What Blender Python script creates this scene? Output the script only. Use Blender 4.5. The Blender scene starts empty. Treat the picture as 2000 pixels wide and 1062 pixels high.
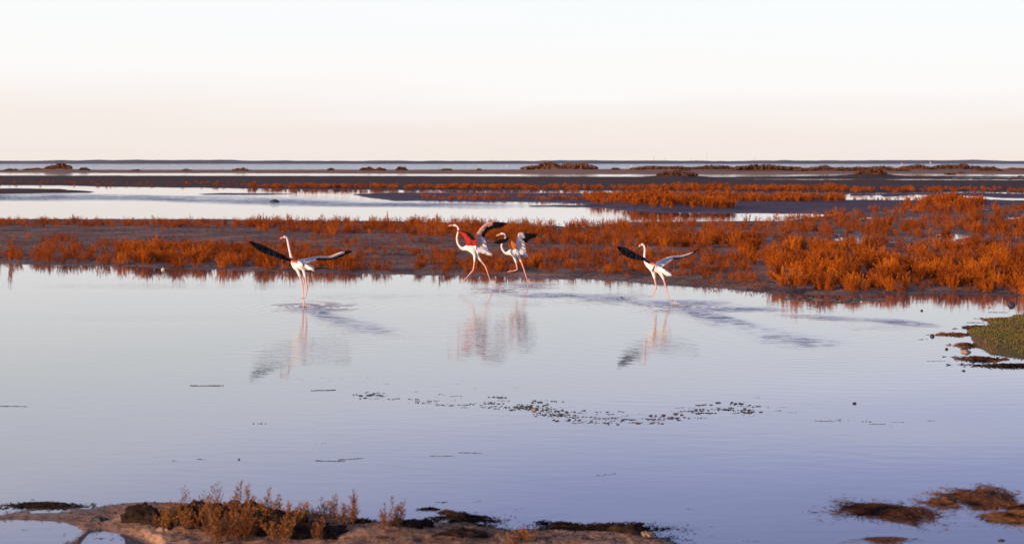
import bpy, math, random
import numpy as np
from mathutils import Vector, Matrix
random.seed(7); rng = np.random.default_rng(7)
sc = bpy.context.scene
COL = sc.collection
R = math.radians

# ------------------------------------------------------------------ camera
F = 3732.0        # focal length in pixels of the 2000 px wide photograph
HC = 2.45         # eye height above the water
HZ = 315.0        # horizon row
cam = bpy.data.cameras.new('camera'); cam.sensor_width = 36
cam.lens = 36 * F / 2000; cam.shift_y = -(531 - HZ) / 2000
cam.clip_start = .2; cam.clip_end = 30000
cam.dof.use_dof = True; cam.dof.focus_distance = 34; cam.dof.aperture_fstop = 4.0
co = bpy.data.objects.new('camera', cam); COL.objects.link(co)
co.location = (0, 0, HC); co.rotation_euler = (R(90), 0, 0)
sc.camera = co

# ------------------------------------------------------------------ sky, sun, exposure
SUN_EL, SUN_AZ = 8.8, -132.0      # azimuth from +Y, clockwise: low, behind the camera to the left
w = bpy.data.worlds.new('World'); sc.world = w; w.use_nodes = True
nt = w.node_tree; nt.nodes.clear()
def N(t, kind, **kw):
    n = t.nodes.new(kind)
    for k, v in kw.items(): setattr(n, k, v)
    return n
out = N(nt, 'ShaderNodeOutputWorld'); bg = N(nt, 'ShaderNodeBackground')
bg.inputs['Strength'].default_value = 0.1
sky = N(nt, 'ShaderNodeTexSky', sky_type='NISHITA'); sky.sun_disc = False
sky.sun_elevation = R(SUN_EL); sky.sun_rotation = R(SUN_AZ); sky.dust_density = 2.0
tc = N(nt, 'ShaderNodeTexCoord'); sep = N(nt, 'ShaderNodeSeparateXYZ')
nt.links.new(tc.outputs['Generated'], sep.inputs[0])
# high thin cloud breaks the evenness of the evening sky
mp = N(nt, 'ShaderNodeMapping'); mp.inputs['Scale'].default_value = (2.2, 2.2, 26)
cn = N(nt, 'ShaderNodeTexNoise'); cn.inputs['Scale'].default_value = 1.6; cn.inputs['Detail'].default_value = 4
nt.links.new(tc.outputs['Generated'], mp.inputs[0]); nt.links.new(mp.outputs[0], cn.inputs[0])
ma = N(nt, 'ShaderNodeMath', operation='MULTIPLY_ADD'); ma.inputs[1].default_value = .05; ma.inputs[2].default_value = -.025
nt.links.new(cn.outputs[0], ma.inputs[0])
mab = N(nt, 'ShaderNodeMath', operation='ADD'); nt.links.new(sep.outputs[2], mab.inputs[0]); nt.links.new(ma.outputs[0], mab.inputs[1])
# the sky pales a little toward the sun's side and deepens away from it
mas = N(nt, 'ShaderNodeMath', operation='MULTIPLY_ADD'); mas.inputs[1].default_value = .75; mas.inputs[2].default_value = 1
nt.links.new(sep.outputs[0], mas.inputs[0])
mad = N(nt, 'ShaderNodeMath', operation='MULTIPLY'); nt.links.new(mas.outputs[0], mad.inputs[0]); nt.links.new(mab.outputs[0], mad.inputs[1])
ramp = N(nt, 'ShaderNodeValToRGB'); nt.links.new(mad.outputs[0], ramp.inputs[0])
SKY = [(0.0, (1.01, .91, .845)), (0.02, (1.035, .95, .91)), (0.045, (1.08, 1.06, 1.065)), (0.085, (1.035, 1.07, 1.10)), (0.13, (1.06, 1.09, 1.29)),
       (0.18, (.66, .74, 1.29)), (0.24, (.39, .49, 1.02)), (0.36, (.26, .34, .66)), (0.6, (.18, .23, .46)), (1.0, (.12, .16, .34))]
while len(ramp.color_ramp.elements) < len(SKY): ramp.color_ramp.elements.new(.5)
for e, (p, c) in zip(ramp.color_ramp.elements, SKY): e.position = p; e.color = (*[q / 2 for q in c], 1)
sc10 = N(nt, 'ShaderNodeVectorMath', operation='SCALE'); sc10.inputs['Scale'].default_value = 20.0
nt.links.new(ramp.outputs[0], sc10.inputs[0])
mx = N(nt, 'ShaderNodeMix', data_type='RGBA'); mx.inputs[0].default_value = .88
nt.links.new(sky.outputs[0], mx.inputs[6]); nt.links.new(sc10.outputs[0], mx.inputs[7])
nt.links.new(mx.outputs[2], bg.inputs['Color']); nt.links.new(bg.outputs[0], out.inputs[0])
sun = bpy.data.lights.new('sun', 'SUN'); sun.energy = 5.0; sun.angle = R(.6); sun.color = (1, .69, .42)
so = bpy.data.objects.new('sun', sun); COL.objects.link(so)
az, el = R(SUN_AZ), R(SUN_EL)
sdir = Vector((math.sin(az) * math.cos(el), math.cos(az) * math.cos(el), math.sin(el)))
so.rotation_euler = (-sdir).to_track_quat('-Z', 'Y').to_euler(); so.location = sdir * 50
sc.view_settings.view_transform = 'Standard'; sc.view_settings.look = 'None'
sc.view_settings.exposure = 0; sc.view_settings.gamma = 1; sc.view_settings.use_curve_mapping = False
sc.cycles.max_bounces = 6; sc.cycles.transparent_max_bounces = 8

# ------------------------------------------------------------------ helpers
def G(px, py, z=0.0):
    """the point at height z seen at pixel (px, py)"""
    d = F * (HC - z) / (py - HZ)
    return Vector(((px - 1000) * d / F, d, z))
def scale_at(py): return (py - HZ) / HC       # pixels per metre on the water plane
def tag(o, label=None, cat=None, group=None, kind=None):
    if label: o['label'] = label
    if cat: o['category'] = cat
    if group: o['group'] = group
    if kind: o['kind'] = kind
    return o
def link(name, me, parent=None, loc=None):
    o = bpy.data.objects.new(name, me); COL.objects.link(o)
    if parent: o.parent = parent
    if loc is not None: o.location = loc
    return o
def empty(name, loc=(0, 0, 0)):
    o = bpy.data.objects.new(name, None); COL.objects.link(o); o.location = loc
    o.empty_display_size = .2; return o
def mesh_np(name, V, Fc, mats=(), smooth=False, midx=None):
    """mesh from arrays; Fc is (n,3) or (n,4)"""
    V = np.asarray(V, dtype=np.float32).reshape(-1, 3); Fc = np.asarray(Fc, dtype=np.int32)
    me = bpy.data.meshes.new(name); k = Fc.shape[1]; n = len(Fc)
    me.vertices.add(len(V)); me.vertices.foreach_set('co', V.ravel())
    me.loops.add(n * k); me.loops.foreach_set('vertex_index', Fc.ravel())
    me.polygons.add(n); me.polygons.foreach_set('loop_start', np.arange(0, n * k, k, dtype=np.int32))
    me.polygons.foreach_set('loop_total', np.full(n, k, dtype=np.int32))
    for m in mats: me.materials.append(m)
    if midx is not None: me.polygons.foreach_set('material_index', np.asarray(midx, dtype=np.int32))
    if smooth: me.polygons.foreach_set('use_smooth', np.ones(n, dtype=bool))
    me.update(calc_edges=True); me.validate(); return me

def _hash(ix, iy, s):
    h = (ix * 374761393 + iy * 668265263 + s * 974634777) & 0xFFFFFFFF
    h = ((h ^ (h >> 13)) * 1274126177) & 0xFFFFFFFF
    return ((h ^ (h >> 16)) & 0xFFFF) / 65535.0
def vnoise(x, y, s=0):
    x = np.asarray(x, float); y = np.asarray(y, float)
    ix = np.floor(x).astype(np.int64); iy = np.floor(y).astype(np.int64); fx = x - ix; fy = y - iy
    fx = fx * fx * (3 - 2 * fx); fy = fy * fy * (3 - 2 * fy)
    a = _hash(ix, iy, s); b = _hash(ix + 1, iy, s); c = _hash(ix, iy + 1, s); d = _hash(ix + 1, iy + 1, s)
    return (a + (b - a) * fx) * (1 - fy) + (c + (d - c) * fx) * fy
def fbm(x, y, s=0, o=4):
    v = 0; a = .5
    for i in range(o): v = v + a * (vnoise(x, y, s + i) - .5); a *= .5; x = x * 2.03; y = y * 2.03
    return v      # about -.5 .. .5

def sdist(px, py, poly, ay=1.0):
    """signed distance in pixels (inside positive); ay weighs rows"""
    P = np.array(poly, float); n = len(P); x = px; y = py * ay
    P = P * np.array([1, ay]); best = np.full(x.shape, 1e18); ins = np.zeros(x.shape, bool)
    for i in range(n):
        a = P[i]; b = P[(i + 1) % n]; e = b - a
        t = np.clip(((x - a[0]) * e[0] + (y - a[1]) * e[1]) / (e @ e + 1e-9), 0, 1)
        dx = x - a[0] - t * e[0]; dy = y - a[1] - t * e[1]
        best = np.minimum(best, dx * dx + dy * dy)
        if a[1] != b[1]:
            c = ((a[1] > y) != (b[1] > y)) & (x < (b[0] - a[0]) * (y - a[1]) / (b[1] - a[1]) + a[0])
            ins ^= c
    d = np.sqrt(best); return np.where(ins, d, -d)

# ------------------------------------------------------------------ materials
def mat(name):
    m = bpy.data.materials.new(name); m.use_nodes = True; t = m.node_tree
    b = t.nodes['Principled BSDF']; return m, t, b
def noise_node(t, scale, detail=4, coord=None, rough=.55, vec=None):
    n = N(t, 'ShaderNodeTexNoise'); n.inputs['Scale'].default_value = scale
    n.inputs['Detail'].default_value = detail; n.inputs['Roughness'].default_value = rough
    if vec is not None: t.links.new(vec, n.inputs['Vector'])
    return n
def ramp_node(t, src, stops):
    r = N(t, 'ShaderNodeValToRGB'); t.links.new(src, r.inputs[0])
    while len(r.color_ramp.elements) < len(stops): r.color_ramp.elements.new(.5)
    for e, (p, c) in zip(r.color_ramp.elements, stops):
        e.position = p; e.color = (*c, 1) if len(c) == 3 else c
    return r
def math_node(t, op, a, b=None, c=None, clamp=False):
    n = N(t, 'ShaderNodeMath', operation=op); n.use_clamp = clamp
    for i, v in enumerate((a, b, c)):
        if v is None: continue
        if isinstance(v, (int, float)): n.inputs[i].default_value = v
        else: t.links.new(v, n.inputs[i])
    return n.outputs[0]
def mix_rgb(t, f, a, b, mode='MIX'):
    n = N(t, 'ShaderNodeMix', data_type='RGBA', blend_type=mode)
    for i, v in ((0, f), (6, a), (7, b)):
        if isinstance(v, (int, float)): n.inputs[i].default_value = v
        elif isinstance(v, tuple): n.inputs[i].default_value = (*v, 1)
        else: t.links.new(v, n.inputs[i])
    return n.outputs[2]
def plain(name, color, rough=.6, var=.25, scale=30, bump=.0):
    m, t, b = mat(name)
    g = N(t, 'ShaderNodeNewGeometry')
    n = noise_node(t, scale, 3, vec=g.outputs['Position'])
    lo = tuple(c * (1 - var) for c in color); hi = tuple(min(1, c * (1 + var)) for c in color)
    r = ramp_node(t, n.outputs[0], [(.3, lo), (.7, hi)]); t.links.new(r.outputs[0], b.inputs['Base Color'])
    b.inputs['Roughness'].default_value = rough
    if bump:
        bp = N(t, 'ShaderNodeBump'); bp.inputs['Strength'].default_value = bump; bp.inputs['Distance'].default_value = .01
        t.links.new(n.outputs[0], bp.inputs['Height']); t.links.new(bp.outputs[0], b.inputs['Normal'])
    return m

def mud_material(name, dark, light, wetline=.03, wet_rough=.3, dry_rough=.95, patch=.6, fine=9.0, moss=None):
    m, t, b = mat(name)
    g = N(t, 'ShaderNodeNewGeometry'); P = g.outputs['Position']
    sp = N(t, 'ShaderNodeSeparateXYZ'); t.links.new(P, sp.inputs[0])
    n1 = noise_node(t, patch, 6, vec=P, rough=.65); n2 = noise_node(t, fine, 5, vec=P, rough=.7)
    n3 = noise_node(t, fine * 9, 3, vec=P)
    mixv = math_node(t, 'MULTIPLY_ADD', n2.outputs[0], .6, math_node(t, 'MULTIPLY', n1.outputs[0], .55))
    c = ramp_node(t, mixv, [(.47, dark), (.58, tuple((p_ + q_) / 2 for p_, q_ in zip(dark, light))), (.70, light)]).outputs[0]
    if moss: 
        mr = ramp_node(t, n1.outputs[0], [(.42, (0, 0, 0)), (.60, (1, 1, 1))])
        c = mix_rgb(t, mr.outputs[0], c, moss)
    v = N(t, 'ShaderNodeTexVoronoi'); v.inputs['Scale'].default_value = fine * 1.4; t.links.new(P, v.inputs['Vector'])
    grit = ramp_node(t, v.outputs['Distance'], [(.05, (.35, .35, .35)), (.28, (1, 1, 1))])
    c = mix_rgb(t, .45, c, grit.outputs[0], 'MULTIPLY')
    # wet where it is close to the water line
    wet = math_node(t, 'SUBTRACT', 1.0, math_node(t, 'DIVIDE', math_node(t, 'ADD', sp.outputs[2], math_node(t, 'MULTIPLY_ADD', n2.outputs[0], .03, -.015)), wetline, clamp=True), clamp=True)
    wc = N(t, 'ShaderNodeHueSaturation'); wc.inputs['Value'].default_value = .5; t.links.new(c, wc.inputs['Color'])
    c = mix_rgb(t, wet, c, wc.outputs[0]); t.links.new(c, b.inputs['Base Color'])
    rr = math_node(t, 'MULTIPLY_ADD', wet, wet_rough - dry_rough, dry_rough)
    t.links.new(rr, b.inputs['Roughness'])
    b.inputs['Specular IOR Level'].default_value = .12
    hs = math_node(t, 'ADD', n2.outputs[0], math_node(t, 'MULTIPLY', n3.outputs[0], .25))
    bp = N(t, 'ShaderNodeBump'); bp.inputs['Strength'].default_value = .8; bp.inputs['Distance'].default_value = .05
    t.links.new(hs, bp.inputs['Height']); t.links.new(bp.outputs[0], b.inputs['Normal'])
    return m
M = {}
M['marsh'] = mud_material('grey_marsh_mud', (.058, .033, .026), (.36, .22, .165))
M['flat'] = mud_material('dark_tidal_mud', (.042, .022, .016), (.105, .054, .040), patch=.12, fine=1.5)
M['spit'] = mud_material('wet_violet_mud', (.055, .036, .046), (.17, .115, .13), wetline=.09, wet_rough=.42, patch=.3, fine=4)
M['dune'] = mud_material('dry_dune_sand', (.20, .10, .062), (.40, .23, .15), wetline=.01, patch=.05, fine=.8)
M['sand'] = mud_material('damp_sand', (.20, .105, .060), (.56, .32, .20), wetline=.02, patch=1.6, fine=14)
M['moss'] = mud_material('mossy_ground', (.13, .065, .035), (.34, .17, .09), wetline=.012, patch=1.1, fine=16, moss=(.11, .105, .028))

def plant_material(name, stops, trans=.15):
    m, t, b = mat(name)
    g = N(t, 'ShaderNodeNewGeometry'); oi = N(t, 'ShaderNodeObjectInfo')
    n1 = noise_node(t, .8, 5, vec=g.outputs['Position'], rough=.7); n2 = noise_node(t, 34, 3, vec=g.outputs['Position'])
    s = math_node(t, 'ADD', math_node(t, 'MULTIPLY', n1.outputs[0], .75), math_node(t, 'MULTIPLY', n2.outputs[0], .55))
    s = math_node(t, 'MULTIPLY_ADD', oi.outputs['Random'], .16, math_node(t, 'SUBTRACT', s, .20))
    r = ramp_node(t, s, stops); t.links.new(r.outputs[0], b.inputs['Base Color'])
    b.inputs['Roughness'].default_value = .75; b.inputs['Specular IOR Level'].default_value = .2
    tr = N(t, 'ShaderNodeBsdfTranslucent'); t.links.new(r.outputs[0], tr.inputs[0])
    mxs = N(t, 'ShaderNodeMixShader'); mxs.inputs[0].default_value = trans
    o = t.nodes['Material Output']; t.links.new(b.outputs[0], mxs.inputs[1]); t.links.new(tr.outputs[0], mxs.inputs[2])
    t.links.new(mxs.outputs[0], o.inputs[0]); return m
M['glass'] = plant_material('rust_glasswort', [(.27, (.045, .009, .004)), (.43, (.22, .044, .004)), (.59, (.51, .115, .005)), (.80, (.76, .26, .016))])
M['fore'] = plant_material('russet_twigs', [(.25, (.08, .022, .008)), (.5, (.30, .095, .018)), (.8, (.55, .24, .06))])
M['scrub'] = plant_material('olive_scrub', [(.25, (.045, .025, .016)), (.5, (.13, .058, .032)), (.8, (.30, .12, .06))], .1)
M['mat'] = plant_material('russet_weed_mat', [(.28, (.022, .012, .012)), (.48, (.085, .035, .022)), (.64, (.25, .11, .045)), (.8, (.17, .13, .035))], .1)
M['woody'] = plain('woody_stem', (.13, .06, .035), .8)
M['weed'] = plain('dark_wet_weed', (.030, .058, .052), .5, .7, 12)
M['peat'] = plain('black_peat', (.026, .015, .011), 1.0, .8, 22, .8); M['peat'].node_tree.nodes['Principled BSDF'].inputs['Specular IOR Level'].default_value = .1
M['stone'] = plain('tan_stone', (.36, .22, .14), .8, .35, 14, .6)
M['dstone'] = plain('dark_stone', (.028, .022, .026), .6, .4, 14, .6)
M['shore'] = plain('haze_grey_far_scrub', (.125, .115, .135), .95, .35, .01)  # distant haze is put into this grey base colour

# ------------------------------------------------------------------ land: one height rule, cut into the bodies of ground
LAND = {
 'sandbank': (M['sand'], 1.0, .05, 16, [(-700,1010),(-60,1008),(0,1006),(30,1000),(45,996),(75,990),(100,987),(140,988),(165,990),(200,984),(240,981),(330,980),(400,984),(450,989),(520,995),(600,1000),(650,1006),(700,1011),(760,1020),(820,1025),(900,1023),(960,1027),(1000,1033),(1060,1035),(1120,1036),(1180,1040),(1250,1043),(1290,1052),(1330,1066),(1420,1110),(1600,1260),(1600,1900),(-1500,1900),(-1500,1010)]),
 'marsh_bank': (M['marsh'], 2.0, .055, 8, [(-1500,500),(-600,505),(0,515),(130,518),(250,521),(400,526),(500,529),(700,534),(880,538),(1000,541),(1150,546),(1230,550),(1300,556),(1400,562),(1450,568),(1560,574),(1700,577),(1800,573),(1900,574),(1960,577),(2100,585),(2300,592),(3300,600),(3300,402),(2300,402),(2000,402),(1900,404),(1800,408),(1720,413),(1640,418),(1590,424),(1520,431),(1400,432),(1250,434),(1190,438),(1130,441),(1050,440),(950,437),(800,433),(600,430),(400,428),(0,427),(-600,424),(-1500,424)]),
 'mud_spit': (M['spit'], 2.5, .07, 7, [(690,379),(760,376),(900,376.5),(1000,377),(1140,377),(1400,375),(1560,377),(1650,379),(1820,377),(1900,376),(2000,379),(3300,379),(3300,403),(2100,403),(2000,403),(1900,405),(1800,409),(1720,414),(1640,419),(1600,418.5),(1480,417),(1400,417),(1290,414),(1225,409),(1150,405.5),(1035,403),(1035,401.6),(1130,400.5),(1150,399),(1100,396),(1000,394.5),(870,393.5),(770,392.5),(735,388),(700,383)]),
 'mudflat': (M['flat'], 4, .16, 6, [(-1500,342.5),(0,343),(800,344),(1400,346),(1700,343),(2000,345),(3300,345),(3300,379),(2000,376),(1900,374),(1820,376),(1650,377.5),(1400,373),(1000,371.5),(600,370),(400,366.5),(200,364.5),(120,362),(0,361.5),(-1500,360)]),
 'dune_spit': (M['dune'], 5, .42, 3.2, [(-1500,332),(0,332),(500,331.8),(1000,331.5),(1600,328),(2000,330),(3300,331),(3300,342),(2000,341),(1700,338),(1600,340),(1500,340.5),(1000,340),(500,338.3),(0,337.6),(-1500,337)]),
 'islet': (M['flat'], 4, .13, 4, [(-1500,367),(0,369),(110,369.5),(150,373),(190,375.2),(180,376),(130,377),(0,379),(-1500,381)]),
 'mud_bar': (M['spit'], 3, .08, 4, [(385,379),(430,377.5),(500,377.8),(570,379),(500,380.5),(400,380.6)]),
 'mossy_bank': (M['moss'], 1.2, .045, 10, [(3300,600),(2300,606),(2060,612),(1990,615),(1960,622),(1938,630),(1905,640),(1893,648),(1886,655),(1900,664),(1900,672),(1918,678),(1935,690),(1975,698),(2020,706),(2100,712),(2300,735),(3300,760)]),
}
HOLES = [  # open water lying inside the land
 (3, [(1590,378),(1660,378),(1662,382),(1720,381),(1725,384),(1790,380),(1812,380),(1815,392),(1740,391.5),(1650,391)], 2.2),
 (3, [(1870,381),(1960,386),(2100,389),(2100,394),(1960,392),(1890,388)], 2),
 (3, [(1960,424),(2100,414),(2100,420),(1975,430)], 2),
 (4, [(1330,350.6),(1500,349.8),(1760,350),(2000,350.5),(3300,350.5),(3300,352.4),(2000,352.4),(1700,352)], .7),
 (4, [(1860,346.6),(2300,346.6),(2300,348),(1860,347.6)], .7),
 (2, [(1085,442),(1190,439.5),(1200,443),(1120,446.5)], 1),
 (1, [(-400,1022),(-60,1016),(0,1015),(60,1014),(120,1019),(150,1027),(166,1037),(150,1050),(125,1064),(110,1120),(-400,1160)], 9),
 (1, [(175,1040),(205,1036),(250,1043),(285,1053),(310,1066),(330,1100),(150,1110),(158,1060)], 8),
 (1, [(55,998),(90,992),(135,992),(142,996),(110,1003),(60,1004)], 2),
]
MOUNDS = [ # (px, py, rx px, ry px, height m) bumps in the ground
 (300,1018,70,12,.05),(420,1030,90,12,.05),(540,1040,110,14,.05),(905,1030,62,9,.06),(1095,1040,50,8,.035),(1200,1050,70,10,.06),
 (760,1050,90,12,.05),(640,1058,90,10,.04),(180,1010,60,8,.02),(980,1056,60,8,.03),
 (1650,535,140,14,.07),(1880,538,160,16,.08),(1250,404,60,5,.10),(1340,406,80,5,.14),
 (115,334,45,2,.5),(1100,334,90,2,.4),(1330,335,120,2,.35),(1500,333,150,2,.45),(1750,334,190,2,.5),(1320,347,40,2.4,.5),(1697,346,42,3,.65)]
LABEL_LAND = {}
rows = np.concatenate([np.arange(327, 345, .3), np.arange(345, 400, .45), np.arange(400, 620, .9), np.arange(620, 1090, 2.0), np.arange(1090, 1900, 12)])
cols = np.concatenate([np.arange(-1500, -120, 30), np.arange(-120, 2120, 3.0), np.arange(2120, 3300, 30)])
PX, PY = np.meshgrid(cols, rows)
D = F * HC / (PY - HZ); X = (PX - 1000) * D / F; Y = D
SD = []; names = list(LAND)
for nme in names:
    m_, ay, hgt, wd, poly = LAND[nme]
    s = sdist(PX, PY, poly, ay)
    # shoreline wobble fades to the set outline only in size, never in place
    wob = fbm(X * (.35 if nme not in ('sandbank', 'mossy_bank') else 1.8), Y * (.35 if nme not in ('sandbank', 'mossy_bank') else 1.2), 3, 5)
    s = s + wob * (8 if nme in ('sandbank',) else 16 if nme == 'mossy_bank' else 9 if nme == 'marsh_bank' else 5)
    if nme in ('marsh_bank', 'mossy_bank', 'mud_spit'): s = s + fbm(X * 2.6, Y * 1.6, 7, 4) * 7
    SD.append(hgt * np.tanh(s / wd))
SD = np.array(SD); owner = SD.argmax(0); Z = SD.max(0)
for ay, poly, wd in HOLES:
    s = sdist(PX, PY, poly, ay) + fbm(X * 1.1, Y * .6, 11, 4) * 4
    Z = np.where(Z > -.02, np.minimum(Z, -.08 * np.tanh(s / wd)), Z)
inland = np.clip(Z / .06, 0, 1)
for (a, b, rx, ry, hh) in MOUNDS:
    Z = Z + inland * hh * np.exp(-(((PX - a) / rx) ** 2 + ((PY - b) / ry) ** 2))
Z = Z + inland * (fbm(X * 1.3, Y * 1.3, 21, 5) * .07) * np.where(owner == 1, 1, .45) + inland * fbm(X * 7, Y * 5, 31, 3) * np.where(PY > 900, .055, .02)
Z = np.where((owner == 0) & (Z > 0), Z * (1 - .72 * np.clip((330 - PX) / 130, 0, 1)), Z)
pud = fbm(X * .55, Y * .22, 47, 4)
Z = np.where((owner == 1) & (PY < 480) & (PX > 1300) & (pud > .13), np.minimum(Z, .10 * (.17 - pud)), Z)     # shallow pools lying in the marsh
# tiny bars just awash at the edges
Z = Z + np.where((Z > -.03) & (PY > 360), fbm(X * 3, Y * 2.2, 41, 4) * .02, 0)
def ground_z(px, py):
    i = np.clip(np.searchsorted(rows, py), 1, len(rows) - 1); j = np.clip(np.searchsorted(cols, px), 1, len(cols) - 1)
    return float(max(Z[i, j], Z[i - 1, j - 1], -.05))
nr, nc = Z.shape
idx = np.arange(nr * nc).reshape(nr, nc)
VV = np.stack([X, Y, Z], -1).reshape(-1, 3)
qa, qb, qc, qd = idx[:-1, :-1], idx[1:, :-1], idx[1:, 1:], idx[:-1, 1:]
quads = np.stack([qa, qb, qc, qd], -1).reshape(-1, 4)
qmax = np.maximum.reduce([Z[:-1, :-1], Z[1:, :-1], Z[1:, 1:], Z[:-1, 1:]]).ravel()
qown = owner[:-1, :-1].ravel()
for k, nme in enumerate(names):
    q = quads[(qmax > -.035) & (qown == k)]
    u, inv = np.unique(q, return_inverse=True)
    o = link(nme, mesh_np(nme, VV[u], inv.reshape(-1, 4), [LAND[nme][0]], smooth=True)); tag(o, kind='structure')

# lagoon bed: one sheet out past the horizon
def polar(r, th, z):
    Rr, T = np.meshgrid(r, th, indexing='ij'); xx = Rr * np.sin(T); yy = Rr * np.cos(T)
    V = np.stack([xx, yy, np.full_like(xx, z)], -1).reshape(-1, 3); n, m = Rr.shape
    i = np.arange(n * m).reshape(n, m)
    Fq = np.stack([i[:-1, :-1], i[:-1, 1:], i[1:, 1:], i[1:, :-1]], -1).reshape(-1, 4)
    return V, Fq[:, ::-1]
V, Fq = polar(np.array([.01, 5, 20, 100, 500, 2450, 6000]), np.linspace(-math.pi, math.pi, 49), -.35)
tag(link('lagoon_bed', mesh_np('lagoon_bed', V, Fq, [M['marsh']])), kind='structure')

# ------------------------------------------------------------------ water, with wind ruffle painted as an attribute on its vertices
th = np.unique(np.concatenate([np.linspace(-math.pi, math.pi, 61), np.arctan((np.arange(-200, 2200, 8.0) - 1000) / F)]))
rr = np.concatenate([[.01, 2, 5, 8], F * HC / (np.concatenate([np.arange(1080, 700, -6.), np.arange(700, 540, -2.), np.arange(540, 440, -6.), np.arange(440, 366, -1.2), np.arange(366, 317, -2.)]) - HZ), [2450, 6000]])
V, Fq = polar(rr, th, 0.0)
me = mesh_np('water', V, Fq, smooth=True)
wy = np.maximum(V[:, 1], .5); wx = V[:, 0]; inf = V[:, 1] > .5
wpx = np.where(inf, 1000 + F * wx / wy, -9999); wpy = np.where(inf, HZ + F * HC / wy, 3000)
ruf = np.zeros(len(V)) + .035
rgh = np.zeros(len(V))
def blob(a, b, rx, ry, s, rot=0.0, r=0.0):
    global ruf, rgh
    dx = wpx - a; dy = wpy - b; c, sn = math.cos(rot), math.sin(rot)
    u = (dx * c + dy * sn) / rx; v = (-dx * sn + dy * c) / ry
    k = np.exp(-(u * u + v * v) ** 1.5); ruf = ruf + s * k; rgh = rgh + r * k
streak = .35 + 1.9 * np.clip(fbm(wx * .5, wy * .22, 51, 4) + .35, 0, 1)
# broad disturbed water round the birds and their wakes (first the ripples, then the fine wind-roughened streaks)
ruf = ruf * 0 + .0042
blob(640, 655, 150, 45, .020); blob(560, 690, 110, 25, .014); blob(950, 640, 120, 60, .017); blob(1270, 640, 110, 60, .016); blob(1600, 712, 110, 28, .010)
blob(300, 560, 330, 8, .012, 0, .05); blob(700, 580, 260, 8, .012, 0, .07); blob(1000, 594, 260, 8, .012, 0, .06)
blob(622, 610, 40, 9, .05, .25, .24); blob(700, 636, 95, 14, .03, .2, .13); blob(1080, 577, 70, 5, .05, 0, .2); blob(1190, 583, 55, 5, .05, 0, .22)
blob(1330, 592, 90, 6, .07, 0, .22); blob(1440, 604, 80, 5, .06, 0, .25); blob(1390, 618, 80, 8, .06, .2, .25)
blob(1470, 645, 130, 14, .03, .16, .16); blob(1560, 668, 100, 14, .03, .05, .20); blob(1640, 622, 110, 5, .04, .06, .16)
blob(1770, 630, 60, 5, .06, .1, .30); blob(1720, 640, 90, 8, .02, 0, .05); blob(250, 625, 240, 8, .015, 0, .05); blob(100, 600, 200, 10, .01, 0, .04)
blob(200, 385, 420, 5.5, .2, .012, .30); blob(800, 400, 220, 4.5, .2, .01, .30); blob(-100, 388, 300, 6, .2, 0, .30); blob(560, 396, 270, 5.5, .2, .02, .26)
ruf = ruf * streak; rgh = rgh * streak
rgh = np.where(wpy < 333, .30, np.where(wpy < 352, .04, rgh)); ruf = np.clip(ruf, 0.0015, .5)
at2 = me.attributes.new('wind', 'FLOAT', 'POINT'); at2.data.foreach_set('value', rgh.astype(np.float32))
at = me.attributes.new('ruffle', 'FLOAT', 'POINT'); at.data.foreach_set('value', ruf.astype(np.float32))
m, t, b = mat('lagoon_water')
g = N(t, 'ShaderNodeNewGeometry'); P = g.outputs['Position']
b.inputs['Base Color'].default_value = (.11, .108, .115, 1); b.inputs['Roughness'].default_value = .03
b.inputs['IOR'].default_value = 1.34
ra = N(t, 'ShaderNodeAttribute', attribute_name='ruffle')
mp = N(t, 'ShaderNodeMapping'); mp.inputs['Scale'].default_value = (.8, 1.7, 1); mp.inputs['Rotation'].default_value = (0, 0, .12); t.links.new(P, mp.inputs[0])
n1 = noise_node(t, 3.0, 3, vec=mp.outputs[0]); n2 = noise_node(t, 16.0, 2, vec=mp.outputs[0]); n3 = noise_node(t, 1.1, 2, vec=mp.outputs[0])
h = math_node(t, 'ADD', math_node(t, 'MULTIPLY', n1.outputs[0], .22), math_node(t, 'MULTIPLY', n2.outputs[0], .035))
h = math_node(t, 'MULTIPLY', h, ra.outputs['Fac'])
h = math_node(t, 'ADD', h, math_node(t, 'MULTIPLY', n3.outputs[0], .0004))
RINGS = []
wa = N(t, 'ShaderNodeAttribute', attribute_name='wind')
mp2 = N(t, 'ShaderNodeMapping'); mp2.inputs['Scale'].default_value = (.9, 1.1, 1); t.links.new(P, mp2.inputs[0])
n4 = noise_node(t, 3.2, 5, vec=mp2.outputs[0], rough=.7)
br = ramp_node(t, n4.outputs[0], [(.40, (.03, .03, .03)), (.60, (1.5, 1.5, 1.5))])
rg = math_node(t, 'MULTIPLY', wa.outputs['Fac'], br.outputs[0])
t.links.new(math_node(t, 'ADD', rg, .015), b.inputs['Roughness'])
WATER_H = (t, h, b, P)
M['water'] = m
me.materials.append(m); water = link('water', me); tag(water, kind='structure')
def finish_water():
    t, h, b, P = WATER_H
    for (q, amp, k, fall) in RINGS:       # rings spreading from where a foot breaks the surface
        d = N(t, 'ShaderNodeVectorMath', operation='DISTANCE'); t.links.new(P, d.inputs[0]); d.inputs[1].default_value = q
        dd = d.outputs['Value']
        s = math_node(t, 'SINE', math_node(t, 'MULTIPLY', dd, k))
        e = math_node(t, 'POWER', 2.718, math_node(t, 'MULTIPLY', dd, -fall))
        h = math_node(t, 'ADD', h, math_node(t, 'MULTIPLY', math_node(t, 'MULTIPLY', s, e), amp))
    bp = N(t, 'ShaderNodeBump'); bp.inputs['Strength'].default_value = 1.0; bp.inputs['Distance'].default_value = 1.0
    t.links.new(h, bp.inputs['Height']); t.links.new(bp.outputs[0], b.inputs['Normal'])

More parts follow.
